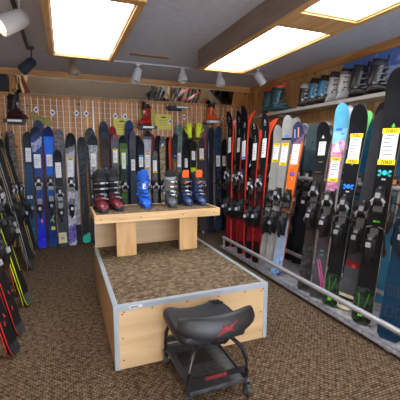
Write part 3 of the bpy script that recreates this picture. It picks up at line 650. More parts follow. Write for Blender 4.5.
  {'tail': (2.224, 5.315, 0.012), 'top': (2.221, 5.375, 1.83), 'n': (0.05, -1.0, 0.1), 'label': 'tall pinkish grey ski under the orange boot shelf', 'group': 'skis standing along the back wall', 'bands': ((0.767, '52404a'), (0.905, '8a4a52'), (1, '6a5a62')), 'rise': 0.045, 'wt': 0.12, 'edge': '8a3a40'},
  {'tail': (2.275, 5.213, 0.012), 'top': (2.286, 5.293, 1.777), 'n': (0.05, -1.0, 0.1), 'label': 'black ski with thin pale edges left of the tall dark blue ski', 'group': 'skis standing along the back wall', 'bands': ((1, '1c222c'),), 'marks': (('rect', 0.789, -0.75, 0.006, 0.3, '8a94a4'),), 'rise': 0.045, 'wt': 0.12, 'edge': '7a8494'},
  {'tail': (2.426, 5.235, 0.012), 'top': (2.424, 5.315, 1.799), 'n': (0.05, -1.0, 0.1), 'label': 'tall dark blue streaked ski with white tag at the right of the back wall', 'group': 'skis standing along the back wall', 'tag_': {'t': 0.677, 'h': 0.184, 'w': 0.075, 'st': 'plain'}, 'bind': {'c': '16181c', 'a': '5a5c60', 'tt': 0.459, 'th': 0.258, 'brake': False}, 'bands': ((1, '1e3654*'),), 'rise': 0.045, 'wt': 0.12, 'edge': '2a5a8a'},
  {'tail': (2.569, 5.293, 0.012), 'top': (2.556, 5.353, 1.595), 'n': (0.05, -1.0, 0.1), 'label': 'shorter black ski with white tag, next to the red-edged skis', 'group': 'skis standing along the back wall', 'tag_': {'t': 0.764, 'h': 0.171, 'w': 0.065, 'st': 'plain'}, 'bind': {'c': '16181c', 'a': '5a5c60', 'tt': 0.514, 'th': 0.281, 'brake': False}, 'bands': ((1, '16181c'),), 'rise': 0.045, 'wt': 0.1, 'edge': '3a3c40'},
  {'tail': (2.708, 5.315, 0.012), 'top': (2.682, 5.375, 1.606), 'n': (0.05, -1.0, 0.1), 'label': 'plain grey ski in the back corner behind the red-edged skis', 'group': 'skis standing along the back wall', 'bands': ((1, '545a62'),), 'rise': 0.045, 'wt': 0.11, 'edge': '8a8c90'},
  {'tail': (2.085, 4.176, 0.058), 'top': (2.371, 4.715, 1.965), 'n': (-0.96, -0.26, 0.15), 'label': 'leftmost black ski with dark red lower half in the wall rack', 'group': 'skis standing in the front row of the rack', 'tag_': {'t': 0.744, 'h': 0.231, 'w': 0.06, 'st': 'plain'}, 'bind': {'c': '17181b', 'a': 'b8babe', 'tt': 0.509, 'th': 0.288}, 'bands': ((0.038, '1a1416'), (0.231, '70161e'), (0.273, '1a1214'), (0.331, '4c1218'), (0.554, '2a1418'), (1, '121418')), 'marks': (('A', 0.947, 'b8bcc4'), ('rect', 0.847, 0, 0.008, 0.09, '8a8e96')), 'wt': 0.115, 'ww': 0.085, 'wl': 0.105, 'rise': 0.06, 'edge': 'b81e28', 'base': 'f0502c'},
  {'tail': (2.1, 4.18, 0.058), 'top': (2.386, 4.719, 1.965), 'n': (0.96, 0.26, -0.15), 'label': 'orange-red underside of the ski mated behind the leftmost black one', 'group': 'skis standing in the front row of the rack', 'wt': 0.125, 'ww': 0.08, 'wl': 0.1, 'rise': 0.17, 'edge': '7c161c', 'base': 'ff5a34', 'bands': ((1, '1a1416'),), 'bind': {'c': '17181b', 'a': 'd4d6da', 'tt': 0.6, 'th': 0.45}},
  {'tail': (2.15, 4.134, 0.058), 'top': (2.434, 4.517, 1.954), 'n': (-0.96, -0.26, 0.15), 'label': 'second black ski with dark red lower half, half hidden by the third', 'group': 'skis standing in the front row of the rack', 'tag_': {'t': 0.747, 'h': 0.211, 'w': 0.055, 'st': 'plain'}, 'bind': {'c': '17181b', 'a': 'b8babe', 'tt': 0.494, 'th': 0.273}, 'bands': ((0.04, '1a1416'), (0.236, '70161e'), (0.281, '1a1214'), (0.338, '4c1218'), (0.559, '2a1418'), (1, '121418')), 'marks': (('A', 0.945, 'b8bcc4'), ('rect', 0.847, 0, 0.008, 0.09, '8a8e96')), 'wt': 0.115, 'ww': 0.085, 'wl': 0.105, 'rise': 0.06, 'edge': 'b81e28', 'base': 'f0502c'},
  {'tail': (2.165, 4.138, 0.058), 'top': (2.45, 4.521, 1.954), 'n': (0.96, 0.26, -0.15), 'label': 'ski with orange-red underside mated behind the second black one', 'group': 'skis standing in the front row of the rack', 'wt': 0.125, 'ww': 0.08, 'wl': 0.1, 'rise': 0.17, 'edge': '7c161c', 'base': 'ff5a34', 'bands': ((1, '1a1416'),), 'bind': {'c': '17181b', 'a': 'd4d6da', 'tt': 0.6, 'th': 0.45}},
  {'tail': (2.085, 3.808, 0.058), 'top': (2.375, 4.265, 1.993), 'n': (-0.96, -0.26, 0.15), 'label': 'third and tallest black ski with dark red lower half, its tag banded blue', 'group': 'skis standing in the front row of the rack', 'tag_': {'t': 0.694, 'h': 0.257, 'w': 0.065, 'st': 'bluebot'}, 'bind': {'c': '17181b', 'a': 'b8babe', 'tt': 0.509, 'th': 0.293}, 'bands': ((0.083, '1a1416'), (0.261, '70161e'), (0.301, '1a1214'), (0.353, '4c1218'), (0.556, '2a1418'), (1, '121418')), 'marks': (('A', 0.877, 'b8bcc4'), ('rect', 0.787, 0, 0.008, 0.09, '8a8e96')), 'wt': 0.115, 'ww': 0.085, 'wl': 0.105, 'rise': 0.06, 'edge': 'b81e28', 'base': 'f0502c'},
  {'tail': (2.1, 3.812, 0.058), 'top': (2.391, 4.269, 1.993), 'n': (0.96, 0.26, -0.15), 'label': 'ski with orange-red underside mated behind the tallest black one', 'group': 'skis standing in the front row of the rack', 'wt': 0.125, 'ww': 0.08, 'wl': 0.1, 'rise': 0.17, 'edge': '7c161c', 'base': 'ff5a34', 'bands': ((1, '1a1416'),), 'bind': {'c': '17181b', 'a': 'd4d6da', 'tt': 0.6, 'th': 0.45}},
  {'tail': (2.085, 3.599, 0.058), 'top': (2.338, 3.899, 1.741), 'n': (-0.96, -0.26, 0.15), 'label': 'shorter black ski with dark red lower half, fourth from the rack far end', 'group': 'skis standing in the front row of the rack', 'tag_': {'t': 0.784, 'h': 0.221, 'w': 0.065, 'st': 'plain'}, 'bind': {'c': '17181b', 'a': 'b8babe', 'tt': 0.521, 'th': 0.308}, 'bands': ((0.125, '1a1416'), (0.323, '70161e'), (0.366, '1a1214'), (0.426, '4c1218'), (0.649, '2a1418'), (1, '121418')), 'marks': (('A', 0.98, 'b8bcc4'), ('rect', 0.882, 0, 0.008, 0.09, '8a8e96')), 'wt': 0.115, 'ww': 0.085, 'wl': 0.105, 'rise': 0.06, 'edge': 'b81e28', 'base': 'f0502c'},
  {'tail': (2.1, 3.603, 0.058), 'top': (2.353, 3.903, 1.741), 'n': (0.96, 0.26, -0.15), 'label': 'ski with orange-red underside mated behind the shorter black one', 'group': 'skis standing in the front row of the rack', 'wt': 0.125, 'ww': 0.08, 'wl': 0.1, 'rise': 0.17, 'edge': '7c161c', 'base': 'ff5a34', 'bands': ((1, '1a1416'),), 'bind': {'c': '17181b', 'a': 'd4d6da', 'tt': 0.6, 'th': 0.45}},
  {'tail': (2.085, 3.43, 0.058), 'top': (2.351, 3.68, 1.834), 'n': (-0.96, -0.26, 0.15), 'label': 'black ski with dark red lower half, right beside the grey skis', 'group': 'skis standing in the front row of the rack', 'tag_': {'t': 0.769, 'h': 0.236, 'w': 0.065, 'st': 'plain'}, 'bind': {'c': '17181b', 'a': 'b8babe', 'tt': 0.526, 'th': 0.311}, 'bands': ((0.143, '1a1416'), (0.323, '70161e'), (0.363, '1a1214'), (0.419, '4c1218'), (0.622, '2a1418'), (1, '121418')), 'marks': (('A', 0.947, 'b8bcc4'), ('rect', 0.86, 0, 0.008, 0.09, '8a8e96')), 'wt': 0.115, 'ww': 0.085, 'wl': 0.105, 'rise': 0.06, 'edge': 'b81e28', 'base': 'f0502c'},
  {'tail': (2.1, 3.434, 0.058), 'top': (2.367, 3.684, 1.834), 'n': (0.96, 0.26, -0.15), 'label': 'ski with orange-red underside leaning outward beside the grey skis', 'group': 'skis standing in the front row of the rack', 'wt': 0.125, 'ww': 0.08, 'wl': 0.1, 'rise': 0.17, 'edge': '7c161c', 'base': 'ff5a34', 'bands': ((1, '1a1416'),), 'bind': {'c': '17181b', 'a': 'd4d6da', 'tt': 0.6, 'th': 0.45}},
  {'tail': (2.27, 4.077, 0.058), 'top': (2.421, 4.133, 1.567), 'n': (-0.96, -0.26, 0.15), 'label': 'short dark ski between the two groups of black and red skis', 'group': 'skis standing in the front row of the rack', 'wt': 0.1, 'bands': ((1, '1c1c20'),), 'edge': '5a5c60'},
  {'tail': (2.085, 3.273, 0.058), 'top': (2.394, 3.469, 1.683), 'n': (-0.93, -0.37, 0.15), 'label': 'silver grey ski with short plain tip and a yellow-ended tag', 'group': 'skis standing in the front row of the rack', 'tag_': {'t': 0.805, 'h': 0.192, 'w': 0.078, 'st': 'toko'}, 'bind': {'c': '17181a', 'a': '2c2e32', 'tt': 0.476, 'th': 0.313}, 'bands': ((0.03, '6e7074'), (0.469, '8a8a88'), (1, '8e8e8a')), 'marks': (('rect', 0.596, 0, 0.012, 0.012, '5a5a5a'), ('rect', 0.541, 0, 0.008, 0.02, '5a5a5a')), 'wt': 0.125, 'ww': 0.1, 'wl': 0.115, 'rise': 0.05, 'edge': 'b8b8b4', 'base': '8a8a88'},
  {'tail': (2.094, 3.276, 0.058), 'top': (2.403, 3.472, 1.683), 'n': (0.93, 0.37, -0.15), 'label': 'silver grey ski mated behind the short-tipped silver one', 'group': 'skis standing in the front row of the rack', 'wt': 0.125, 'ww': 0.1, 'bands': ((1, '8e8e8a'),), 'rise': 0.07, 'bind': {'c': '17181a', 'a': '2c2e32'}, 'edge': 'b8b8b4', 'base': '8a8a88'},
  {'tail': (2.085, 3.146, 0.058), 'top': (2.412, 3.306, 1.778), 'n': (-0.93, -0.37, 0.15), 'label': 'tall silver grey ski with a blue sticker, black band and yellow-ended tag', 'group': 'skis standing in the front row of the rack', 'tag_': {'t': 0.752, 'h': 0.22, 'w': 0.085, 'st': 'toko'}, 'bind': {'c': '17181a', 'a': '8e9094', 'tt': 0.474, 'th': 0.311}, 'bands': ((0.013, '6e7074'), (0.837, '8c8c8a'), (0.852, '1c1c20'), (1, '969694')), 'marks': (('rect', 0.87, 0, 0.05, 0.026, '2a7ae0'), ('ell', 0.83, -0.3, 0.026, 0.022, 'a82848'), ('ell', 0.83, 0.3, 0.026, 0.022, 'a82848'), ('rect', 0.584, 0.1, 0.012, 0.012, 'c04040')), 'wt': 0.135, 'ww': 0.105, 'wl': 0.12, 'rise': 0.05, 'edge': 'b8b8b4', 'base': '8a8a88'},
  {'tail': (2.094, 3.15, 0.058), 'top': (2.421, 3.31, 1.778), 'n': (0.93, 0.37, -0.15), 'label': 'silver grey ski mated behind the tall silver one', 'group': 'skis standing in the front row of the rack', 'wt': 0.135, 'ww': 0.105, 'bands': ((1, '8e8e8a'),), 'rise': 0.07, 'bind': {'c': '17181a', 'a': '2c2e32'}, 'edge': 'b8b8b4', 'base': '8a8a88'},
  {'tail': (2.085, 2.999, 0.058), 'top': (2.395, 3.083, 1.689), 'n': (-0.93, -0.37, 0.15), 'label': 'purple-tipped ski with orange middle and pale blue tail', 'group': 'skis standing in the front row of the rack', 'tag_': {'t': 0.794, 'h': 0.221, 'w': 0.085, 'st': 'plain'}, 'bind': {'c': '17181a', 'a': '202226', 'tt': 0.501, 'th': 0.336}, 'bands': ((0.003, '2e4a80'), (0.108, '7a98c4*'), (0.328, '8494ac'), (0.506, '6a4838'), (0.724, 'e06a24'), (0.837, 'd87838'), (0.89, '7a5a78'), (1, '343858')), 'marks': (('rect', 0.935, 0.05, 0.016, 0.1, 'd8a070'), ('rect', 0.927, -0.55, 0.02, 0.09, '8a88b8'), ('rect', 0.664, 0, 0.05, 0.04, '3a30c0'), ('ell', 0.664, 0, 0.03, 0.02, '8a90ff'), ('rect', 0.634, 0.15, 0.02, 0.015, 'd8b0a0')), 'wt': 0.14, 'ww': 0.105, 'wl': 0.13, 'slope': 0.04, 'edge': 'c86a30', 'base': '3a4668'},
  {'tail': (2.094, 3.002, 0.058), 'top': (2.404, 3.087, 1.689), 'n': (0.93, 0.37, -0.15), 'label': 'ski with dark purple underside mated behind the orange and purple one', 'group': 'skis standing in the front row of the rack', 'wt': 0.14, 'ww': 0.105, 'bands': ((1, '343858'),), 'rise': 0.07, 'edge': 'c86a30', 'base': '343c5c', 'bind': {'c': '17181a', 'a': '202226', 'tt': 0.61, 'th': 0.45}},
  {'tail': (2.085, 2.544, 0.058), 'top': (2.389, 2.695, 1.659), 'n': (-0.92, -0.38, 0.18), 'label': 'black ski with small white peak mark and long white tag, beside the slate ski', 'group': 'skis standing in the front row of the rack', 'tag_': {'t': 0.852, 'h': 0.156, 'w': 0.07, 'st': 'plain'}, 'bind': {'c': '141517', 'a': '8a8c90', 'tt': 0.579, 'th': 0.446}, 'bands': ((0.0, '26282a'), (0.268, '2c2c2a*'), (0.687, '2e2826'), (1, '17181a')), 'marks': (('tri', 0.915, 0, 0.03, 0.03, 'd8d8d8'), ('rect', 0.764, 0.1, 0.04, 0.008, '8a7a70'), ('rect', 0.704, -0.1, 0.06, 0.006, '7a5a50', 0.5)), 'wt': 0.135, 'ww': 0.105, 'wl': 0.125, 'edge': '3a3a3c'},
  {'tail': (2.094, 2.548, 0.058), 'top': (2.398, 2.699, 1.659), 'n': (0.92, 0.38, -0.18), 'label': 'black ski mated behind the one with the white peak mark', 'group': 'skis standing in the front row of the rack', 'wt': 0.135, 'bands': ((1, '17181a'),), 'rise': 0.07, 'base': '232427', 'bind': {'c': '141517', 'a': '8a8c90', 'tt': 0.61, 'th': 0.45}},
  {'tail': (2.085, 2.367, 0.058), 'top': (2.418, 2.494, 1.811), 'n': (-0.92, -0.38, 0.18), 'label': 'light blue ski with pink mountain drawing and yellow-ended tag', 'group': 'skis standing in the front row of the rack', 'tag_': {'t': 0.662, 'h': 0.193, 'w': 0.085, 'st': 'toko'}, 'bind': {'c': '141517', 'a': '909296', 'tt': 0.494, 'th': 0.391}, 'bands': ((0.063, '3a3c40'), (0.221, '44464a'), (0.546, '3c3438'), (0.754, 'b87898*'), (0.807, 'd8a4c0*'), (0.867, '84c0e0'), (1, '5cacd4')), 'marks': (('rect', 0.87, -0.2, 0.055, 0.022, '1c5cc0', 0.2), ('rect', 0.847, 0.35, 0.035, 0.01, '4a5a70', 0.6), ('tri', 0.779, -0.15, 0.07, 0.09, 'd8e0f0'), ('rect', 0.774, 0.1, 0.004, 0.1, '5a80c0', 0.5), ('text', 0.241, 'SIR', 0.035, 0.014, '40a0a8'), ('text', 0.221, 'NE', 0.026, 0.014, '40a0a8'), ('rect', 0.135, 0.45, 0.01, 0.22, 'c05088', -0.35), ('rect', 0.125, 0.1, 0.01, 0.24, 'c05088', -0.3), ('rect', 0.105, 0.5, 0.008, 0.2, 'c05088', -0.4)), 'wt': 0.138, 'ww': 0.105, 'wl': 0.125, 'slope': 0.015, 'edge': 'e8e8ee', 'base': 'd8dce0'},
  {'tail': (2.094, 2.37, 0.058), 'top': (2.427, 2.497, 1.811), 'n': (0.92, 0.38, -0.18), 'label': 'ski with pale underside mated behind the light blue one', 'group': 'skis standing in the front row of the rack', 'wt': 0.15, 'ww': 0.11, 'bands': ((1, 'b4c4d0'),), 'rise': 0.08, 'edge': 'e8e8ee', 'base': 'c8ccd2', 'bind': {'c': '141517', 'a': '8a8c90', 'tt': 0.61, 'th': 0.45}},
  {'tail': (2.085, 2.188, 0.058), 'top': (2.411, 2.29, 1.773), 'n': (-0.92, -0.38, 0.18), 'label': 'wide black ski with yellow-ended tag and blue crossed emblem, right of the light blue one', 'group': 'skis standing in the front row of the rack', 'tag_': {'t': 0.787, 'h': 0.224, 'w': 0.098, 'st': 'toko'}, 'bind': {'c': '121315', 'a': '808286', 'tt': 0.496, 'th': 0.376}, 'bands': ((0.008, '16301a'), (0.153, '1c2a1c*'), (1, '141518')), 'marks': (('skull', 0.596, '2a8ae8', '2a70e0'), ('rect', 0.707, 0, 0.02, 0.012, '58b838'), ('text', 0.411, 'BC', 0.05, 0.014, '5ab82a'), ('rect', 0.033, -0.1, 0.03, 0.03, '6ae02a'), ('rect', 0.113, 0.2, 0.012, 0.1, '1f5a22', 0.2), ('rect', 0.103, -0.45, 0.008, 0.13, '2c7a2c', -0.1)), 'wt': 0.15, 'ww': 0.115, 'wl': 0.135, 'edge': 'a8a8a0', 'base': '78d070'},
  {'tail': (2.094, 2.191, 0.058), 'top': (2.42, 2.294, 1.773), 'n': (0.92, 0.38, -0.18), 'label': 'ski with bright lime underside showing behind the wide black one', 'group': 'skis standing in the front row of the rack', 'wt': 0.145, 'ww': 0.095, 'wl': 0.11, 'bands': ((1, '141518'),), 'rise': 0.14, 'edge': '4a4c50', 'base': '7ae07a', 'bind': {'c': '121315', 'a': '3a3c40', 'tt': 0.61, 'th': 0.45}},
  {'tail': (2.15, 2.093, 0.058), 'top': (2.464, 2.092, 1.713), 'n': (-0.92, -0.38, 0.18), 'label': 'speckled charcoal ski with cream striped tail, between the two emblem skis', 'group': 'skis standing in the front row of the rack', 'bind': {'c': '131416', 'a': '808286', 'tt': 0.494, 'th': 0.378}, 'bands': ((0.0, 'c8c0a0'), (0.045, 'd0c8a8'), (0.06, '2a2c2e'), (0.083, 'cfc6a4'), (0.15, '4a4c50'), (0.213, '44464a'), (0.243, '6a1c24'), (1, '33363a')), 'marks': (('rect', 0.83, 0.55, 0.012, 0.08, 'b8b8b8'), ('rect', 0.02, 0, 0.09, 0.006, '3a3a38'), ('rect', 0.223, 0.2, 0.035, 0.03, 'a83040')), 'wt': 0.14, 'ww': 0.115, 'wl': 0.13, 'edge': '4a4c50'},
  {'tail': (2.159, 2.097, 0.058), 'top': (2.473, 2.096, 1.713), 'n': (0.92, 0.38, -0.18), 'label': 'charcoal ski mated behind the speckled one', 'group': 'skis standing in the front row of the rack', 'wt': 0.15, 'bands': ((1, '33363a'),), 'rise': 0.07, 'base': '2a2c30', 'bind': {'c': '131416', 'a': '3a3c40', 'tt': 0.61, 'th': 0.45}},
  {'tail': (2.085, 1.852, 0.058), 'top': (2.455, 1.97, 2.007), 'n': (-0.92, -0.38, 0.18), 'label': 'widest and tallest black ski with green triangle, large yellow-ended tag and turquoise crossed emblem', 'group': 'skis standing in the front row of the rack', 'tag_': {'t': 0.699, 'h': 0.244, 'w': 0.112, 'st': 'toko'}, 'bind': {'c': '101113', 'a': '8e9094', 'tt': 0.486, 'th': 0.318}, 'bands': ((0.005, '142a18'), (0.133, '1a241a*'), (1, '131417')), 'marks': (('skull', 0.594, '2ec8d8', '22a8a0'), ('tri', 0.784, 0.1, -0.03, 0.03, '5ac850'), ('rect', 0.772, 0.1, 0.012, 0.03, '5ac850'), ('text', 0.404, 'BC', 0.05, 0.014, '5ab82a'), ('rect', 0.035, -0.15, 0.035, 0.03, '6ae02a'), ('rect', 0.093, 0.3, 0.012, 0.12, '1f5a22', 0.2), ('rect', 0.08, -0.5, 0.008, 0.14, '2c7a2c', -0.1)), 'wt': 0.175, 'ww': 0.13, 'wl': 0.15, 'edge': 'c89a70'},
  {'tail': (2.094, 1.855, 0.058), 'top': (2.464, 1.974, 2.007), 'n': (0.92, 0.38, -0.18), 'label': 'black ski mated behind the tallest emblem ski', 'group': 'skis standing in the front row of the rack', 'wt': 0.18, 'bands': ((1, '131417'),), 'rise': 0.07, 'base': '1c1d20', 'bind': {'c': '101113', 'a': '3a3c40', 'tt': 0.61, 'th': 0.45}},
  {'tail': (2.085, 1.603, 0.058), 'top': (2.456, 1.724, 2.009), 'n': (-0.92, -0.38, 0.18), 'label': 'teal blue ski cut by the right frame edge, with dark rounded glyphs on its tail', 'group': 'skis standing in the front row of the rack', 'bind': {'c': '101113', 'a': '8a8c90', 'tt': 0.524, 'th': 0.376}, 'bands': ((1, '102c40'),), 'marks': (('outline', 0.173, -0.5, 0.022, 0.07, '12283a', 0.008), ('outline', 0.173, 0, 0.022, 0.07, '12283a', 0.008), ('outline', 0.173, 0.5, 0.022, 0.07, '12283a', 0.008), ('outline', 0.1, -0.3, 0.045, 0.07, '12283a', 0.01), ('outline', 0.1, 0.45, 0.03, 0.06, '12283a', 0.01)), 'wt': 0.18, 'ww': 0.14, 'wl': 0.165, 'edge': '2a5068'},
  {'tail': (2.094, 1.607, 0.058), 'top': (2.465, 1.728, 2.009), 'n': (0.92, 0.38, -0.18), 'label': 'teal blue ski mated behind the one at the right frame edge', 'group': 'skis standing in the front row of the rack', 'wt': 0.18, 'bands': ((1, '102c40'),), 'rise': 0.07, 'base': '1c2c38', 'bind': {'c': '101113', 'a': '3a3c40', 'tt': 0.61, 'th': 0.45}},
  {'tail': (2.52, 4.063, 0.058), 'top': (2.802, 4.183, 1.763), 'n': (-0.75, -0.65, 0.15), 'label': 'black ski with pale rim peeking above the short silver ski', 'group': 'skis standing in the rear row of the rack', 'wt': 0.12, 'bands': ((1, '1c1e22'),), 'edge': 'd8d8d8', 'bind': {'c': '17181a', 'a': '8a8c90', 'tt': 0.61, 'th': 0.45}},
  {'tail': (2.52, 3.56, 0.058), 'top': (2.808, 3.68, 1.803), 'n': (-0.75, -0.65, 0.15), 'label': 'pale grey ski tip rising just right of the tall silver ski', 'group': 'skis standing in the rear row of the rack', 'wt': 0.12, 'bands': ((1, '9aa4ac'),), 'edge': 'b8c0c8', 'bind': {'c': '17181a', 'a': '8a8c90', 'tt': 0.61, 'th': 0.45}},
  {'tail': (2.52, 3.38, 0.058), 'top': (2.794, 3.5, 1.715), 'n': (-0.75, -0.65, 0.15), 'label': 'white ski with a red lower edge between the purple and slate skis', 'group': 'skis standing in the rear row of the rack', 'bands': ((0.627, '141820'), (0.85, '2a4468'), (1, 'b4bec8')), 'wt': 0.12, 'edge': 'c83038', 'bind': {'c': '17181a', 'a': 'd8d8dc', 'tt': 0.61, 'th': 0.45}},
  {'tail': (2.52, 3.214, 0.058), 'top': (2.792, 3.334, 1.703), 'n': (-0.75, -0.65, 0.15), 'label': 'slate blue-grey ski with a small dark mark, right of the purple-tipped ski', 'group': 'skis standing in the rear row of the rack', 'bands': ((0.617, '1c2024'), (0.817, '40525e'), (1, '54686e')), 'marks': (('tri', 0.875, 0, 0.03, 0.03, '2a343c'), ('rect', 0.817, -0.3, 0.03, 0.005, '3a464e'), ('ell', 0.644, -0.3, 0.03, 0.03, '2a50c0'), ('ell', 0.644, 0.3, 0.03, 0.03, '2a9a70')), 'wt': 0.16, 'ww': 0.13, 'wl': 0.14, 'edge': 'b0b8bc', 'bind': {'c': '17181a', 'a': 'd8d8dc', 'tt': 0.61, 'th': 0.45}},
  {'tail': (2.52, 2.998, 0.058), 'top': (2.793, 3.118, 1.704), 'n': (-0.75, -0.65, 0.15), 'label': 'white ski edge showing right of the first black ski tip', 'group': 'skis standing in the rear row of the rack', 'wt': 0.13, 'bands': ((1, 'a8acb0'),), 'edge': 'd0d4d8', 'bind': {'c': '17181a', 'a': 'c8c8cc', 'tt': 0.61, 'th': 0.45}},
  {'tail': (2.52, 2.712, 0.058), 'top': (2.816, 2.832, 1.848), 'n': (-0.75, -0.65, 0.15), 'label': 'pale ski with blue middle standing behind the gap beside the light blue tip', 'group': 'skis standing in the rear row of the rack', 'bands': ((0.429, '17181c'), (0.576, '1d5a84'), (0.749, '1c6a94'), (1, 'c8ccd0')), 'wt': 0.13, 'edge': 'b0b4b8', 'bind': {'c': '17181a', 'a': '8a8c90', 'tt': 0.61, 'th': 0.45}},
  {'tail': (2.52, 2.45, 0.058), 'top': (2.794, 2.57, 1.711), 'n': (-0.75, -0.65, 0.15), 'label': 'teal blue ski showing in the gap right of the wide black ski', 'group': 'skis standing in the rear row of the rack', 'bands': ((0.429, '17191c'), (0.516, '1a4a68'), (0.812, '1d6088'), (1, '2a6c80')), 'wt': 0.15, 'edge': '2a6a90', 'bind': {'c': '17181a', 'a': '8a8c90', 'tt': 0.61, 'th': 0.45}},
  {'tail': (2.52, 2.285, 0.058), 'top': (2.813, 2.405, 1.83), 'n': (-0.75, -0.65, 0.15), 'label': 'plain black rounded ski tip behind the widest emblem ski', 'group': 'skis standing in the rear row of the rack', 'wt': 0.15, 'bands': ((1, '191b1f'),), 'edge': '3a3c40', 'bind': {'c': '17181a', 'a': '5a5c60', 'tt': 0.61, 'th': 0.45}},
  {'tail': (2.52, 2.08, 0.058), 'top': (2.797, 2.2, 1.73), 'n': (-0.75, -0.65, 0.15), 'label': 'dark teal ski at the near end of the rear row', 'group': 'skis standing in the rear row of the rack', 'wt': 0.14, 'bands': ((1, '1c4a5c'),), 'edge': 'c8a040', 'bind': {'c': '17181a', 'a': 'd8803a', 'tt': 0.61, 'th': 0.45}},
  {'tail': (-0.375, 2.47, 0.012), 'top': (-0.767, 2.595, 1.579), 'n': (0.93, -0.3, 0.2), 'label': 'black ski with red sidewall nearest the viewer on the left floor', 'group': 'skis leaning on the left wall', 'bands': ((0.05, '2a2c2e'), (1, '191a1c')), 'edge': 'd02a26', 'base': '1c1c1e', 'bind': {'c': '141517', 'a': '9a9ca0'}, 'marks': (('rect', 0.14, -0.2, 0.012, 0.03, 'c83028', 0.4), ('rect', 0.17, 0.2, 0.012, 0.03, 'c83028', -0.4))},
  {'tail': (-0.388, 2.474, 0.012), 'top': (-0.78, 2.6, 1.579), 'n': (-0.93, 0.3, -0.2), 'label': 'black ski with red sidewall mated behind the nearest left ski', 'group': 'skis leaning on the left wall', 'bands': ((1, '191a1c'),), 'edge': 'd02a26', 'base': '1c1c1e', 'bind': {'c': '141517', 'a': '9a9ca0', 'tt': 0.61, 'th': 0.45}},
  {'tail': (-0.37, 2.74, 0.012), 'top': (-0.751, 2.899, 1.599), 'n': (0.93, -0.3, 0.2), 'label': 'black ski with red sidewall, second from the viewer at left', 'group': 'skis leaning on the left wall', 'bands': ((0.05, '3a3a3a'), (1, '1c1c1e')), 'edge': 'd02a26', 'base': '1c1c1e', 'bind': {'c': '141517', 'a': '9a9ca0'}, 'marks': (('rect', 0.13, -0.2, 0.012, 0.03, 'c83028', 0.4), ('rect', 0.2, 0.2, 0.012, 0.03, 'c83028', -0.4))},
  {'tail': (-0.383, 2.744, 0.012), 'top': (-0.764, 2.903, 1.599), 'n': (-0.93, 0.3, -0.2), 'label': 'black ski with red sidewall mated behind the second left ski', 'group': 'skis leaning on the left wall', 'bands': ((1, '191a1c'),), 'edge': 'd02a26', 'base': '1c1c1e', 'bind': {'c': '141517', 'a': '9a9ca0', 'tt': 0.61, 'th': 0.45}},
  {'tail': (-0.52, 2.92, 0.012), 'top': (-0.833, 3.045, 1.576), 'n': (0.93, -0.3, 0.2), 'label': 'plain black ski standing behind the two red-sided skis', 'group': 'skis leaning on the left wall', 'bands': ((1, '131315'),), 'edge': 'c02824', 'bind': {'c': '141517', 'a': '9a9ca0'}},
  {'tail': (-0.36, 3.27, 0.012), 'top': (-0.755, 3.435, 1.657), 'n': (0.93, -0.3, 0.2), 'label': 'black ski with neon yellow edges leaning at left', 'group': 'skis leaning on the left wall', 'bands': ((0.06, '4a4e48'), (1, '1e201e')), 'edge': 'd4e020', 'base': '1a1b1c', 'bind': {'c': '141517', 'a': '9a9ca0'}, 'ww': 0.088, 'wt': 0.12, 'marks': (('rect', 0.45, 0.55, 0.01, 0.9, 'c4d41e'),)},
  {'tail': (-0.373, 3.274, 0.012), 'top': (-0.768, 3.439, 1.657), 'n': (-0.93, 0.3, -0.2), 'label': 'black ski with neon yellow edges mated behind its twin', 'group': 'skis leaning on the left wall', 'bands': ((1, '1e201e'),), 'edge': 'd4e020', 'base': '1a1b1c', 'bind': {'c': '141517', 'a': '9a9ca0', 'tt': 0.61, 'th': 0.45}, 'ww': 0.088, 'wt': 0.12},
  {'tail': (-0.47, 3.55, 0.012), 'top': (-0.741, 3.63, 1.607), 'n': (0.93, -0.3, 0.2), 'label': 'orange-edged black ski standing behind the neon yellow pair', 'group': 'skis leaning on the left wall', 'bands': ((1, '2a1a14'),), 'edge': 'f0501c', 'bind': {'c': '141517', 'a': '9a9ca0'}, 'marks': (('rect', 0.5, 0.0, 0.05, 0.6, 'd8481c'),)},
  {'tail': (-0.5, 3.85, 0.012), 'top': (-0.768, 3.929, 1.587), 'n': (0.93, -0.3, 0.2), 'label': 'dark ski with orange stripe, farther of the two orange-edged ones', 'group': 'skis leaning on the left wall', 'bands': ((1, '1a1a1c'),), 'edge': 'c8441c', 'bind': {'c': '141517', 'a': '9a9ca0'}},
  {'tail': (-0.41, 4.3, 0.012), 'top': (-0.734, 4.462, 1.632), 'n': (0.93, -0.3, 0.2), 'label': 'grey-edged black ski with its tail out on the carpet at left', 'group': 'skis leaning on the left wall', 'bands': ((0.06, '3a3c3e'), (1, '2a2c2e')), 'edge': '8e9090', 'base': '2a2a2c', 'bind': {'c': '141517', 'a': '9a9ca0'}},
  {'tail': (-0.423, 4.304, 0.012), 'top': (-0.747, 4.466, 1.632), 'n': (-0.93, 0.3, -0.2), 'label': 'grey-edged black ski mated behind its twin at left', 'group': 'skis leaning on the left wall', 'bands': ((1, '2a2c2e'),), 'edge': '8e9090', 'base': '2a2a2c', 'bind': {'c': '141517', 'a': '9a9ca0', 'tt': 0.61, 'th': 0.45}},
  {'tail': (-0.4, 4.85, 0.012), 'top': (-0.699, 4.881, 1.584), 'n': (0.93, -0.3, 0.2), 'label': 'dark ski with tan edge whose tail lies nearest the back wall skis', 'group': 'skis leaning on the left wall', 'bands': ((0.05, '4a4a4c'), (1, '26282a')), 'edge': 'b09a68', 'base': '2a2a2c', 'bind': {'c': '141517', 'a': '9a9ca0'}},
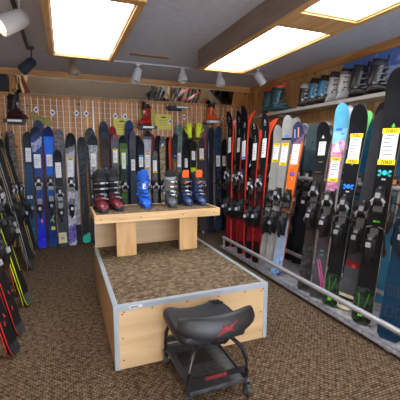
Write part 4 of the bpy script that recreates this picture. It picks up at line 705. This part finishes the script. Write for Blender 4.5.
  {'tail': (-0.413, 4.854, 0.012), 'top': (-0.712, 4.886, 1.584), 'n': (-0.93, 0.3, -0.2), 'label': 'dark ski with tan edge mated behind its twin', 'group': 'skis leaning on the left wall', 'bands': ((1, '26282a'),), 'edge': 'b09a68', 'base': '2a2a2c', 'bind': {'c': '141517', 'a': '9a9ca0', 'tt': 0.61, 'th': 0.45}},
  {'tail': (-0.5, 4.62, 0.012), 'top': (-0.771, 4.747, 1.604), 'n': (0.93, -0.3, 0.2), 'label': 'black ski with thin tan edges between the grey-edged and tan-edged pairs', 'group': 'skis leaning on the left wall', 'bands': ((1, '2a2a2e'),), 'edge': 'a08a5c', 'base': '2a2a2c', 'bind': {'c': '141517', 'a': '9a9ca0'}},
  {'tail': (-0.49, 5.07, 0.012), 'top': (-0.677, 5.103, 1.641), 'n': (0.6, -0.8, 0.15), 'label': 'wide brownish grey ski at the corner beside the first back wall ski', 'group': 'skis leaning on the left wall', 'bands': ((0.5, '4a4448*'), (1, '5c5450*')), 'edge': '7a7478', 'wt': 0.15, 'ww': 0.12}
]
for s in SKIS: ski(**s)

# =====================================================================
#  SKI BOOTS
# =====================================================================
def boot(loc, rz, shell, cuff, liner, sole, buckle, label, group=None, strap=None, tongue=None, s=1., toecol=None, logo=None, side=1):
    S, Cc, Li, So, Bu = M(shell, .25), M(cuff, .28), M(liner, .8), M(sole, .6), M(buckle, .3, .6 if buckle[0] in '89abc' else .1)
    Sb = M('2c2d30', .4, .3)
    St = M(strap or liner, .7); Tn = M(tongue or liner, .7)
    e = empty('ski_boot', loc, label, 'ski boot', group)
    e.matrix_world = Matrix.Translation(loc) @ Matrix.Rotation(rz, 4, 'Z') @ Matrix.Scale(s, 4)
    # lower shell, heel (+y) to toe (-y)
    prof = [(.098, .026, .050, .022), (.090, .037, .066, .022), (.065, .043, .150, .022), (.03, .044, .170, .022), (-.01, .045, .165, .022), (-.045, .045, .140, .022), (-.08, .047, .108, .022),
            (-.12, .050, .086, .022), (-.155, .048, .074, .022), (-.182, .040, .062, .022), (-.197, .026, .048, .024), (-.202, .012, .038, .026)]
    mb = MB(); rings = []
    for y, w, zt, zb in prof:
        r = []
        for k in range(16):
            q = 2*PI*k/16; cx = math.copysign(abs(math.cos(q))**.62, math.cos(q)); cz = math.copysign(abs(math.sin(q))**.75, math.sin(q))
            nar = 1-.22*max(0, cz)
            r.append((cx*w*nar, y, (zt+zb)/2+cz*(zt-zb)/2))
        rings.append(r)
    mb.loft(rings, S)
    for k, y in enumerate((-.10, -.06)):                       # moulded ribs of the overlap
        z = .098 if k == 0 else .124
        mb.box((.004, y, z), (.058, .012, .010), S, Matrix.Rotation(.55, 3, 'X'))
    mb.build('lower_shell', e, sharp=50)
    # sole
    mb = MB()
    def slab(y0, y1, w0, w1, z0, z1):
        mb.loft([[(-w0, y0, z0), (w0, y0, z0), (w0, y0, z1), (-w0, y0, z1)], [(-w1, y1, z0), (w1, y1, z0), (w1, y1, z1), (-w1, y1, z1)]], So)
    slab(.112, .03, .033, .036, 0, .024); slab(-.07, -.19, .036, .034, 0, .024); slab(-.19, -.212, .034, .024, .002, .024); slab(.03, -.07, .030, .032, .010, .024)
    mb.build('sole', e, .002)
    # cuff
    mb = MB(); rings = []
    for z, cy, a, b in ((.105, .030, .046, .062), (.13, .026, .050, .066), (.17, .018, .052, .068), (.22, .008, .054, .070), (.265, -.002, .057, .074), (.290, -.006, .059, .077)):
        r = []
        for k in range(20):
            q = 2*PI*k/20; x = math.copysign(abs(math.cos(q))**.85, math.cos(q))*a; y = math.copysign(abs(math.sin(q))**.85, math.sin(q))*b
            dz = .014*math.sin(q) if z > .28 else 0
            r.append((x, cy+y, z+dz))
        rings.append(r)
    inner = [[(p[0]*.88, (p[1]+.006)*.88-.006, p[2]) for p in rings[-1]], [(p[0]*.84, (p[1]+.006)*.84-.004, p[2]-.05) for p in rings[-2]]]
    mb.loft(rings+inner, Cc, cap=True)
    for s_ in (-1, 1): mb.tube([(s_*.048, .03, .115), (s_*.056, .03, .115)], .014, Bu, 12)
    if logo: mb.box((.0, -.068, .205), (.03, .004, .06), M(logo, .4), Matrix.Rotation(-.2, 3, 'X'))
    mb.build('cuff', e, sharp=50)
    # liner: hollow collar, and tongue rising at the front
    mb = MB(); R = []
    for z, cy, a, b in ((.24, .0, .046, .060), (.300, -.008, .049, .064), (.325, -.010, .050, .066), (.332, -.010, .044, .060), (.325, -.010, .036, .050), (.26, 0, .032, .045)):
        R.append([Vector((a*math.cos(2*PI*k/18), cy+b*math.sin(2*PI*k/18), z+.012*math.sin(2*PI*k/18))) for k in range(18)])
    mb.loft(R, Li); mb.build('liner', e, sharp=60)
    mb = MB(); R = []
    for z, y, w, t in ((.22, -.060, .034, .008), (.28, -.072, .038, .009), (.33, -.082, .038, .010), (.355, -.088, .034, .010), (.366, -.090, .022, .006)):
        R.append([Vector((w*math.cos(2*PI*k/10), y+t*math.sin(2*PI*k/10)+.012*(abs(math.cos(2*PI*k/10))), z)) for k in range(10)])
    mb.loft(R, Tn); mb.build('tongue', e, sharp=60)
    # power strap
    mb = MB(); R = []
    for z in (.268, .298):
        R.append([Vector(((.0612)*math.copysign(abs(math.cos(q))**.85, math.cos(q)), -.003-(z-.268)*.1+(.0795)*math.copysign(abs(math.sin(q))**.85, math.sin(q)), z+.012*math.sin(q))) for q in [2*PI*k/20 for k in range(20)]])
    mb.loft(R, St, cap=False); mb.build('power_strap', e, sharp=60)
    # four buckles
    for z, y, w, tilt in ((.238, -.066, .050, -.15), (.188, -.054, .048, -.15), (.134, -.060, .040, -.75), (.100, -.104, .042, -.95)):
        mb = MB(); Rm = Matrix.Rotation(tilt, 3, 'X'); c = Vector((0, y, z)); nrm = Rm @ Vector((0, -1, 0))
        mb.box(c+nrm*.010, (2*w+.014, .005, .010), Sb, Rm); mb.box(c+nrm*.017+Vector((.014, 0, 0)), (.036, .006, .014), Bu, Rm @ Matrix.Rotation(.1, 3, 'Z'))
        for k in range(3): mb.box(c+nrm*.014+Vector((-.028+.010*k, 0, 0)), (.004, .006, .012), Sb, Rm)
        mb.tube([c+nrm*.006+Vector((w*.80, 0, 0)), c+nrm*.004+Vector((w*.95, .02, 0))], .006, Bu, 6)
        cs = Vector((side*(w+.006), y+.055, z+.004)); mb.box(cs-Vector((0, .028, 0)), (.006, .080, .012), Bu); mb.box(cs+Vector((side*.004, .02, 0)), (.005, .014, .018), Sb)
        mb.build('buckle', e)
    return e
BT = .8325
def bench_boot(*a, **k): return boot(*a, **k)
G1 = 'boots on the bench'
boot((.29, 3.31, BT), .12, '641e2a', '1a1b1e', '17181b', '17181b', '9aa0a6', 'dark red and black ski boot nearest the left end of the bench', G1, s=1.07, strap='1c1d20')
boot((.415, 3.37, BT), .22, '641e2a', '1a1b1e', '17181b', '17181b', '9aa0a6', 'dark red and black ski boot angled beside its mate, second from the bench left end', G1, s=1.07, strap='2a2c30')
boot((.725, 3.40, BT), .0, '1457c8', '1660d2', '1b4fa8', '1246a0', '2a6fe0', 'bright blue ski boot standing alone near the middle of the bench', G1, s=1.02, tongue='1a55c0', strap='1450b8', logo='d8e0f0')
boot((1.0, 3.37, BT), -.12, '4c4f52', '6c726e', '17181a', '2a2b2d', 'a4a8ac', 'grey ski boot with black liner on the bench, left of the navy pair', G1, s=1.02, strap='8a8f8c', logo='7a2a20')
boot((1.165, 3.405, BT), .0, '1f3560', '22252c', '17181a', '1c2c4c', '9aa0a8', 'navy ski boot with orange tongue, left one of the pair on the bench', G1, s=.98, tongue='f0641e', strap='26282e')
boot((1.305, 3.385, BT), .03, '1f3560', '22305a', '17181a', '1c2c4c', '9aa0a8', 'navy ski boot with orange tongue at the right end of the bench', G1, s=.98, tongue='f0641e', strap='26282e')
# on the wall shelf
G2 = 'boots on the right wall shelf'; ZS = 1.933; W = PI/2-.8
def sb(y, *a, x=2.915, rz=W, **k): return boot((x, y, ZS), rz, *a, group=G2, side=-1, **k)
sb(4.53, '1d4a52', '205058', 'e8562a', 'c8501e', '2f6a70', 'dark teal ski boot with orange liner at the far end of the wall shelf', tongue='f05a28', strap='205058', s=1.12)
sb(4.30, '1d4a52', '205058', 'e8562a', 'c8501e', '2f6a70', 'dark teal ski boot with orange liner, second from the shelf far end', tongue='f05a28', strap='1b3c42', s=1.18)
sb(3.69, '1a1c20', '202228', 'b8bcc0', '9a9c9e', '8a8e94', 'black ski boot with pale grey liner, just left of the black and bright blue boots', strap='c0c4c8', s=.92)
sb(3.50, '1a1c22', '1f6f9a', '17181a', '1a1a1c', '8a8e94', 'black ski boot with bright blue cuff, the left of two alike on the wall shelf', strap='16181a', s=1.0, logo='4ab4e0')
sb(3.33, '17191e', '2478a4', '17181a', '1a1a1c', '8a8e94', 'black ski boot with bright blue cuff, the one touching the white boots', strap='1a1c20', s=1.0, logo='4ab4e0')
sb(3.165, 'a4a8ae', 'b2b6bc', '22242a', '6c7076', '5a5e64', 'white ski boot beside the black and blue boots on the wall shelf', strap='2a2c32', s=1.02, logo='4a4038')
sb(3.005, 'a8acb2', 'b6babe', '22242a', '6c7076', '7a7e84', 'plain white ski boot beside the black boots on the wall shelf', strap='6a6e74', s=1.02)
sb(2.83, '0c0d11', '0e1015', '23252b', '121214', '6a6e74', 'glossy black ski boot next to the white boots on the wall shelf', strap='1c2430', s=1.02)
sb(2.60, '0c0d11', '0e1015', '1c1e24', '121214', '6a6e74', 'tall glossy black ski boot nearest the viewer on the shelf', strap='2c3a4c', s=1.04)
# boots and small shelves on the wire grid
def grid_shelf(x, z, w, front, label, tagx=0):
    e = empty('boot_shelf', (x, 5.30, z), label, 'shelf', 'small shelves hooked on the wire grid')
    mb = MB(); mb.box((0, .0, -.012), (w, .22, .012), M(front, .5)); mb.build('shelf_plate', e)
    mb = MB(); mb.box((0, -.115, -.022), (w, .008, .05), M(front, .5)); mb.build('front_edge', e)
    mb = MB(); mb.box((tagx, -.1200, -.020), (w*.62, .0015, .026), PAPER); mb.build('shelf_label', e)
    mb = MB()
    mb.box((0, .105, -.03), (w*.8, .012, .05), M('202022', .4))
    mb.build('hook', e)
grid_shelf(-.585, 1.80, .27, '2a1c1e', 'dark shelf under the maroon boot at the upper left of the grid')
boot((-.60, 5.30, 1.800), .9, '3c1a24', '1c1a1e', '141416', '141416', '5a5c60', 'maroon and black ski boot on the small shelf at the upper left', s=1.0, logo='c8c8cc')
grid_shelf(1.215, 1.765, .27, '26282c', 'dark shelf under the red boot on the grid')
boot((1.215, 5.30, 1.766), -.75, 'b41820', 'a8161e', '1a1416', '2a2c30', 'd03038', 'red ski boot on the small shelf between the yellow cards', s=1.0, tongue='1c1416', logo='d8d8dc')
grid_shelf(1.70, 2.085, .30, '202226', 'empty black shelf on the grid right of the red boot', .06)
grid_shelf(2.30, 1.885, .25, '9a9ca0', 'pale shelf under the orange boot on the grid')
boot((2.29, 5.29, 1.884), .7, 'd4501e', 'c84a1c', '141416', 'b8441c', 'd86030', 'orange ski boot with black liner on the small shelf at the right of the grid', s=.80, logo='d8d8dc', strap='1a1a1c')

# =====================================================================
#  SMALL THINGS ON THE BACK WALL
# =====================================================================
def card(x, z, w, h, label, c='cfc25a', rz=0., y=5.405):
    e = empty('yellow_card', (x, y, z), label, 'sign', 'yellow cards on the wire grid')
    e.matrix_world = Matrix.Translation((x, y, z)) @ Matrix.Rotation(rz, 4, 'Y')
    mb = MB(); mb.box((0, 0, 0), (w, .006, h), M(c, .7)); mb.build('board', e)
    mb = MB(); d = M('3a4028', .6)
    mb.loft([[(-.05, -.004, h*.26), (-.012, -.004, h*.36), (.0, -.004, h*.33), (.02, -.004, h*.38), (.055, -.004, h*.26)], [(-.05, -.0046, h*.26), (-.012, -.0046, h*.36), (.0, -.0046, h*.33), (.02, -.0046, h*.38), (.055, -.0046, h*.26)]], d)
    for k in range(3): mb.box((0, -.004, h*(.08-.14*k)), (w*(.6-.1*k), .001, .008), M('8a8448', .7))
    mb.build('printing', e)
card(.845, 1.76, .25, .25, 'yellow card on the grid above the green ski')
card(1.245, 1.93, .25, .22, 'yellow card on the grid directly behind the red boot', 'b8ae58', y=5.41)
card(1.51, 1.85, .27, .24, 'yellow card on the grid to the right of the red boot')
card(-.27, 1.82, .30, .085, 'narrow olive card slanting above the blue skis at left', '8a8244', math.radians(24), y=5.40)
for x, z, l in ((-.33, 1.955, 'above the leftmost blue skis'), (-.12, 1.925, 'above the bright blue ski'), (.20, 1.93, 'above the purple and white ski'), (.335, 1.93, 'above and right of the purple and white ski'), (.755, 1.91, 'above the left edge of the first yellow card'), (.90, 1.91, 'above the right edge of the first yellow card'), (1.62, 1.86, 'at the corner of the last yellow card'), (1.86, 1.94, 'below the empty black shelf'), (2.56, 1.94, 'to the right of the orange boot')):
    mb = MB(); wt_ = M('d8dade', .5); y = 5.397
    mb.loft([[(.038*math.cos(2*PI*k/4), y, .05*math.sin(2*PI*k/4)) for k in range(4)], [(.038*math.cos(2*PI*k/4), y-.004, .05*math.sin(2*PI*k/4)) for k in range(4)]], wt_)
    mb.tube([(0, y-.004, 0), (0, y-.02, 0)], .018, M('4a5058', .5), 10)
    mb.tube([(0, y+.0, .04), (0, y+.012, .045)], .006, M('b0b2b6', .4))
    o = mb.build('hook_tag', loc=(x, 0, z)); tag(o, 'small white diamond tag on the grid '+l, 'tag', 'diamond tags on the grid')
def glove(x, y, z, rz, mir, label):
    c = M('c8dc1e', .6); e = empty('glove', (x, y, z), label, 'glove', 'neon gloves on the grid')
    e.matrix_world = Matrix.Translation((x, y, z)) @ Matrix.Rotation(rz, 4, 'Y')
    mb = MB()
    mb.loft([ell((0, 0, q), a, b, 12) for q, a, b in ((-.10, .036, .022), (-.05, .038, .022), (0, .046, .024), (.05, .048, .022), (.062, .044, .018))], c)
    for k, (fx, l, a) in enumerate(((-.034, .075, -.14), (-.012, .092, -.04), (.012, .088, .05), (.034, .068, .16))):
        px = fx*mir; an = a*mir
        mb.tube([(px, 0, .045), (px+math.sin(an)*l*.5, -.006, .045+l*.5), (px+math.sin(an)*l*.95, -.012, .045+l*.93), (px+math.sin(an)*l, -.013, .045+l)], [.0125, .0125, .011, .005], c, 8)
    mb.tube([(.035*mir, 0, -.03), (.065*mir, -.008, .01), (.078*mir, -.012, .045), (.080*mir, -.013, .056)], [.015, .015, .012, .005], c, 8)
    mb.build('hand', e, sharp=60)
    mb = MB(); mb.loft([ell((0, 0, q), a, b, 12) for q, a, b in ((-.135, .046, .028), (-.10, .040, .025))], M('2a2c22', .7)); mb.build('wrist_cuff', e, sharp=60)
glove(1.89, 5.22, 1.70, -.10, -1, 'neon yellow glove hung fingers up on the grid, the left one')
glove(2.04, 5.22, 1.705, .12, 1, 'neon yellow glove hung fingers up on the grid, the right one')
# black loudspeaker box in the corner
e = empty('wall_speaker', (-.72, 5.33, 2.18), 'black box loudspeaker high in the left corner of the back wall', 'speaker')
mb = MB(); mb.box((0, 0, .10), (.16, .16, .20), M('17191f', .5)); mb.build('cabinet', e, .004)
mb = MB(); mb.box((0, -.082, .10), (.14, .006, .18), M('22252c', .8)); mb.build('grille', e)
mb = MB(); mb.box((0, .095, .10), (.05, .04, .05), M('17191f', .5)); mb.build('bracket', e)

# =====================================================================
#  TRACK LIGHTS
# =====================================================================
def lathe(mb, p, d, prof, mat, n=20):
    d = Vector(d).normalized(); a = d.cross(Vector((0, 0, 1)))
    if a.length < .1: a = Vector((1, 0, 0))
    a.normalize(); b = d.cross(a)
    mb.loft([[Vector(p)+d*h+(a*math.cos(2*PI*k/n)+b*math.sin(2*PI*k/n))*r for k in range(n)] for h, r in prof], mat)
def spot(x, y, zt, zc, d, col, kind, label, lit=0):
    c = M(col, .4); e = empty('track_spotlight', (x, y, zt), label, 'spotlight', 'spotlights on ceiling tracks')
    d = Vector(d).normalized(); zc -= .03
    mb = MB(); mb.box((0, 0, -.012), (.05, .035, .024), c); mb.build('track_adapter', e)
    mb = MB(); mb.tube([(0, 0, -.02), (0, 0, zc-zt+.03), d*-.01+Vector((0, 0, zc-zt))], [.008, .008, .010], c); mb.build('stem', e)
    mb = MB(); o0 = Vector((0, 0, zc-zt))
    if kind == 'can': prof = [(-.03, .028), (-.025, .040), (0, .052), (.10, .056), (.15, .058), (.15, .050), (.12, .046), (.115, .001)]
    elif kind == 'big': prof = [(-.05, .035), (-.04, .055), (0, .066), (.13, .070), (.165, .071), (.165, .064), (.13, .060), (.125, .001)]
    else: prof = [(-.055, .020), (-.04, .026), (-.01, .028), (.02, .040), (.05, .056), (.085, .060), (.10, .056), (.105, .048), (.09, .044), (.085, .001)]
    if kind == 'bulb': prof = [(h_*1.15, r_*1.12) for h_, r_ in prof]
    lathe(mb, o0, d, prof, c); mb.build('lamp_shade', e, sharp=50)
    mb = MB(); h = prof[-1][0]+.003; r = prof[-2][1]*.93
    lm = plain('fff4e0', .3, 0, 'p', 4) if lit else M('aeb2b6', .15)
    lathe(mb, o0, d, [(h, r), (h+.006, r*.8), (h+.008, .001)], lm); mb.build('bulb_face', e)
def track(p0, p1, col, label, w=.03):
    p0, p1 = Vector(p0), Vector(p1); d = p1-p0; mb = MB()
    mb.box((0, 0, 0), (w, d.length, .018), M(col, .5), Matrix.Rotation(math.atan2(-d.x, d.y), 3, 'Z'))
    o = mb.build('light_track', loc=(p0+p1)/2); tag(o, label, 'light track')
track((-.285, 1.6, 2.49), (-.31, 4.35, 2.49), '3a3f4c', 'dark light track running from the viewer towards the back wall at left')
track((-.2, 4.50, 2.49), (2.9, 4.50, 2.49), 'b8bac0', 'thin white light track across the ceiling near the back wall', .022)
spot(-.25, 2.95, 2.48, 2.37, (-.75, -.35, -.55), 'b8b4b0', 'big', 'large white can spotlight at the upper left corner', 1)
spot(-.27, 4.22, 2.48, 2.36, (-.45, -.2, -.5), '262d3c', 'can', 'dark navy spotlight at the end of the dark track')
spot(.15, 4.50, 2.48, 2.43, (.12, -.30, -.9), 'a08c78', 'bulb', 'white bulb spotlight above the left end of the mirror')
spot(.93, 4.50, 2.48, 2.43, (-.25, -.1, -.8), 'c4c6ca', 'can', 'white can spotlight behind the ceiling strip, right of the left light box')
spot(1.53, 4.50, 2.48, 2.45, (.0, -.2, -.9), 'c4c6ca', 'bulb', 'white bulb spotlight left of the right light box end')
spot(2.08, 4.50, 2.48, 2.44, (.1, -.1, -.9), 'c4c6ca', 'bulb', 'white bulb spotlight beyond the end of the right light box')
spot(2.46, 4.12, 2.48, 2.43, (.45, -.15, -.7), 'c4c6ca', 'can', 'white can spotlight nearest the right wall corner')
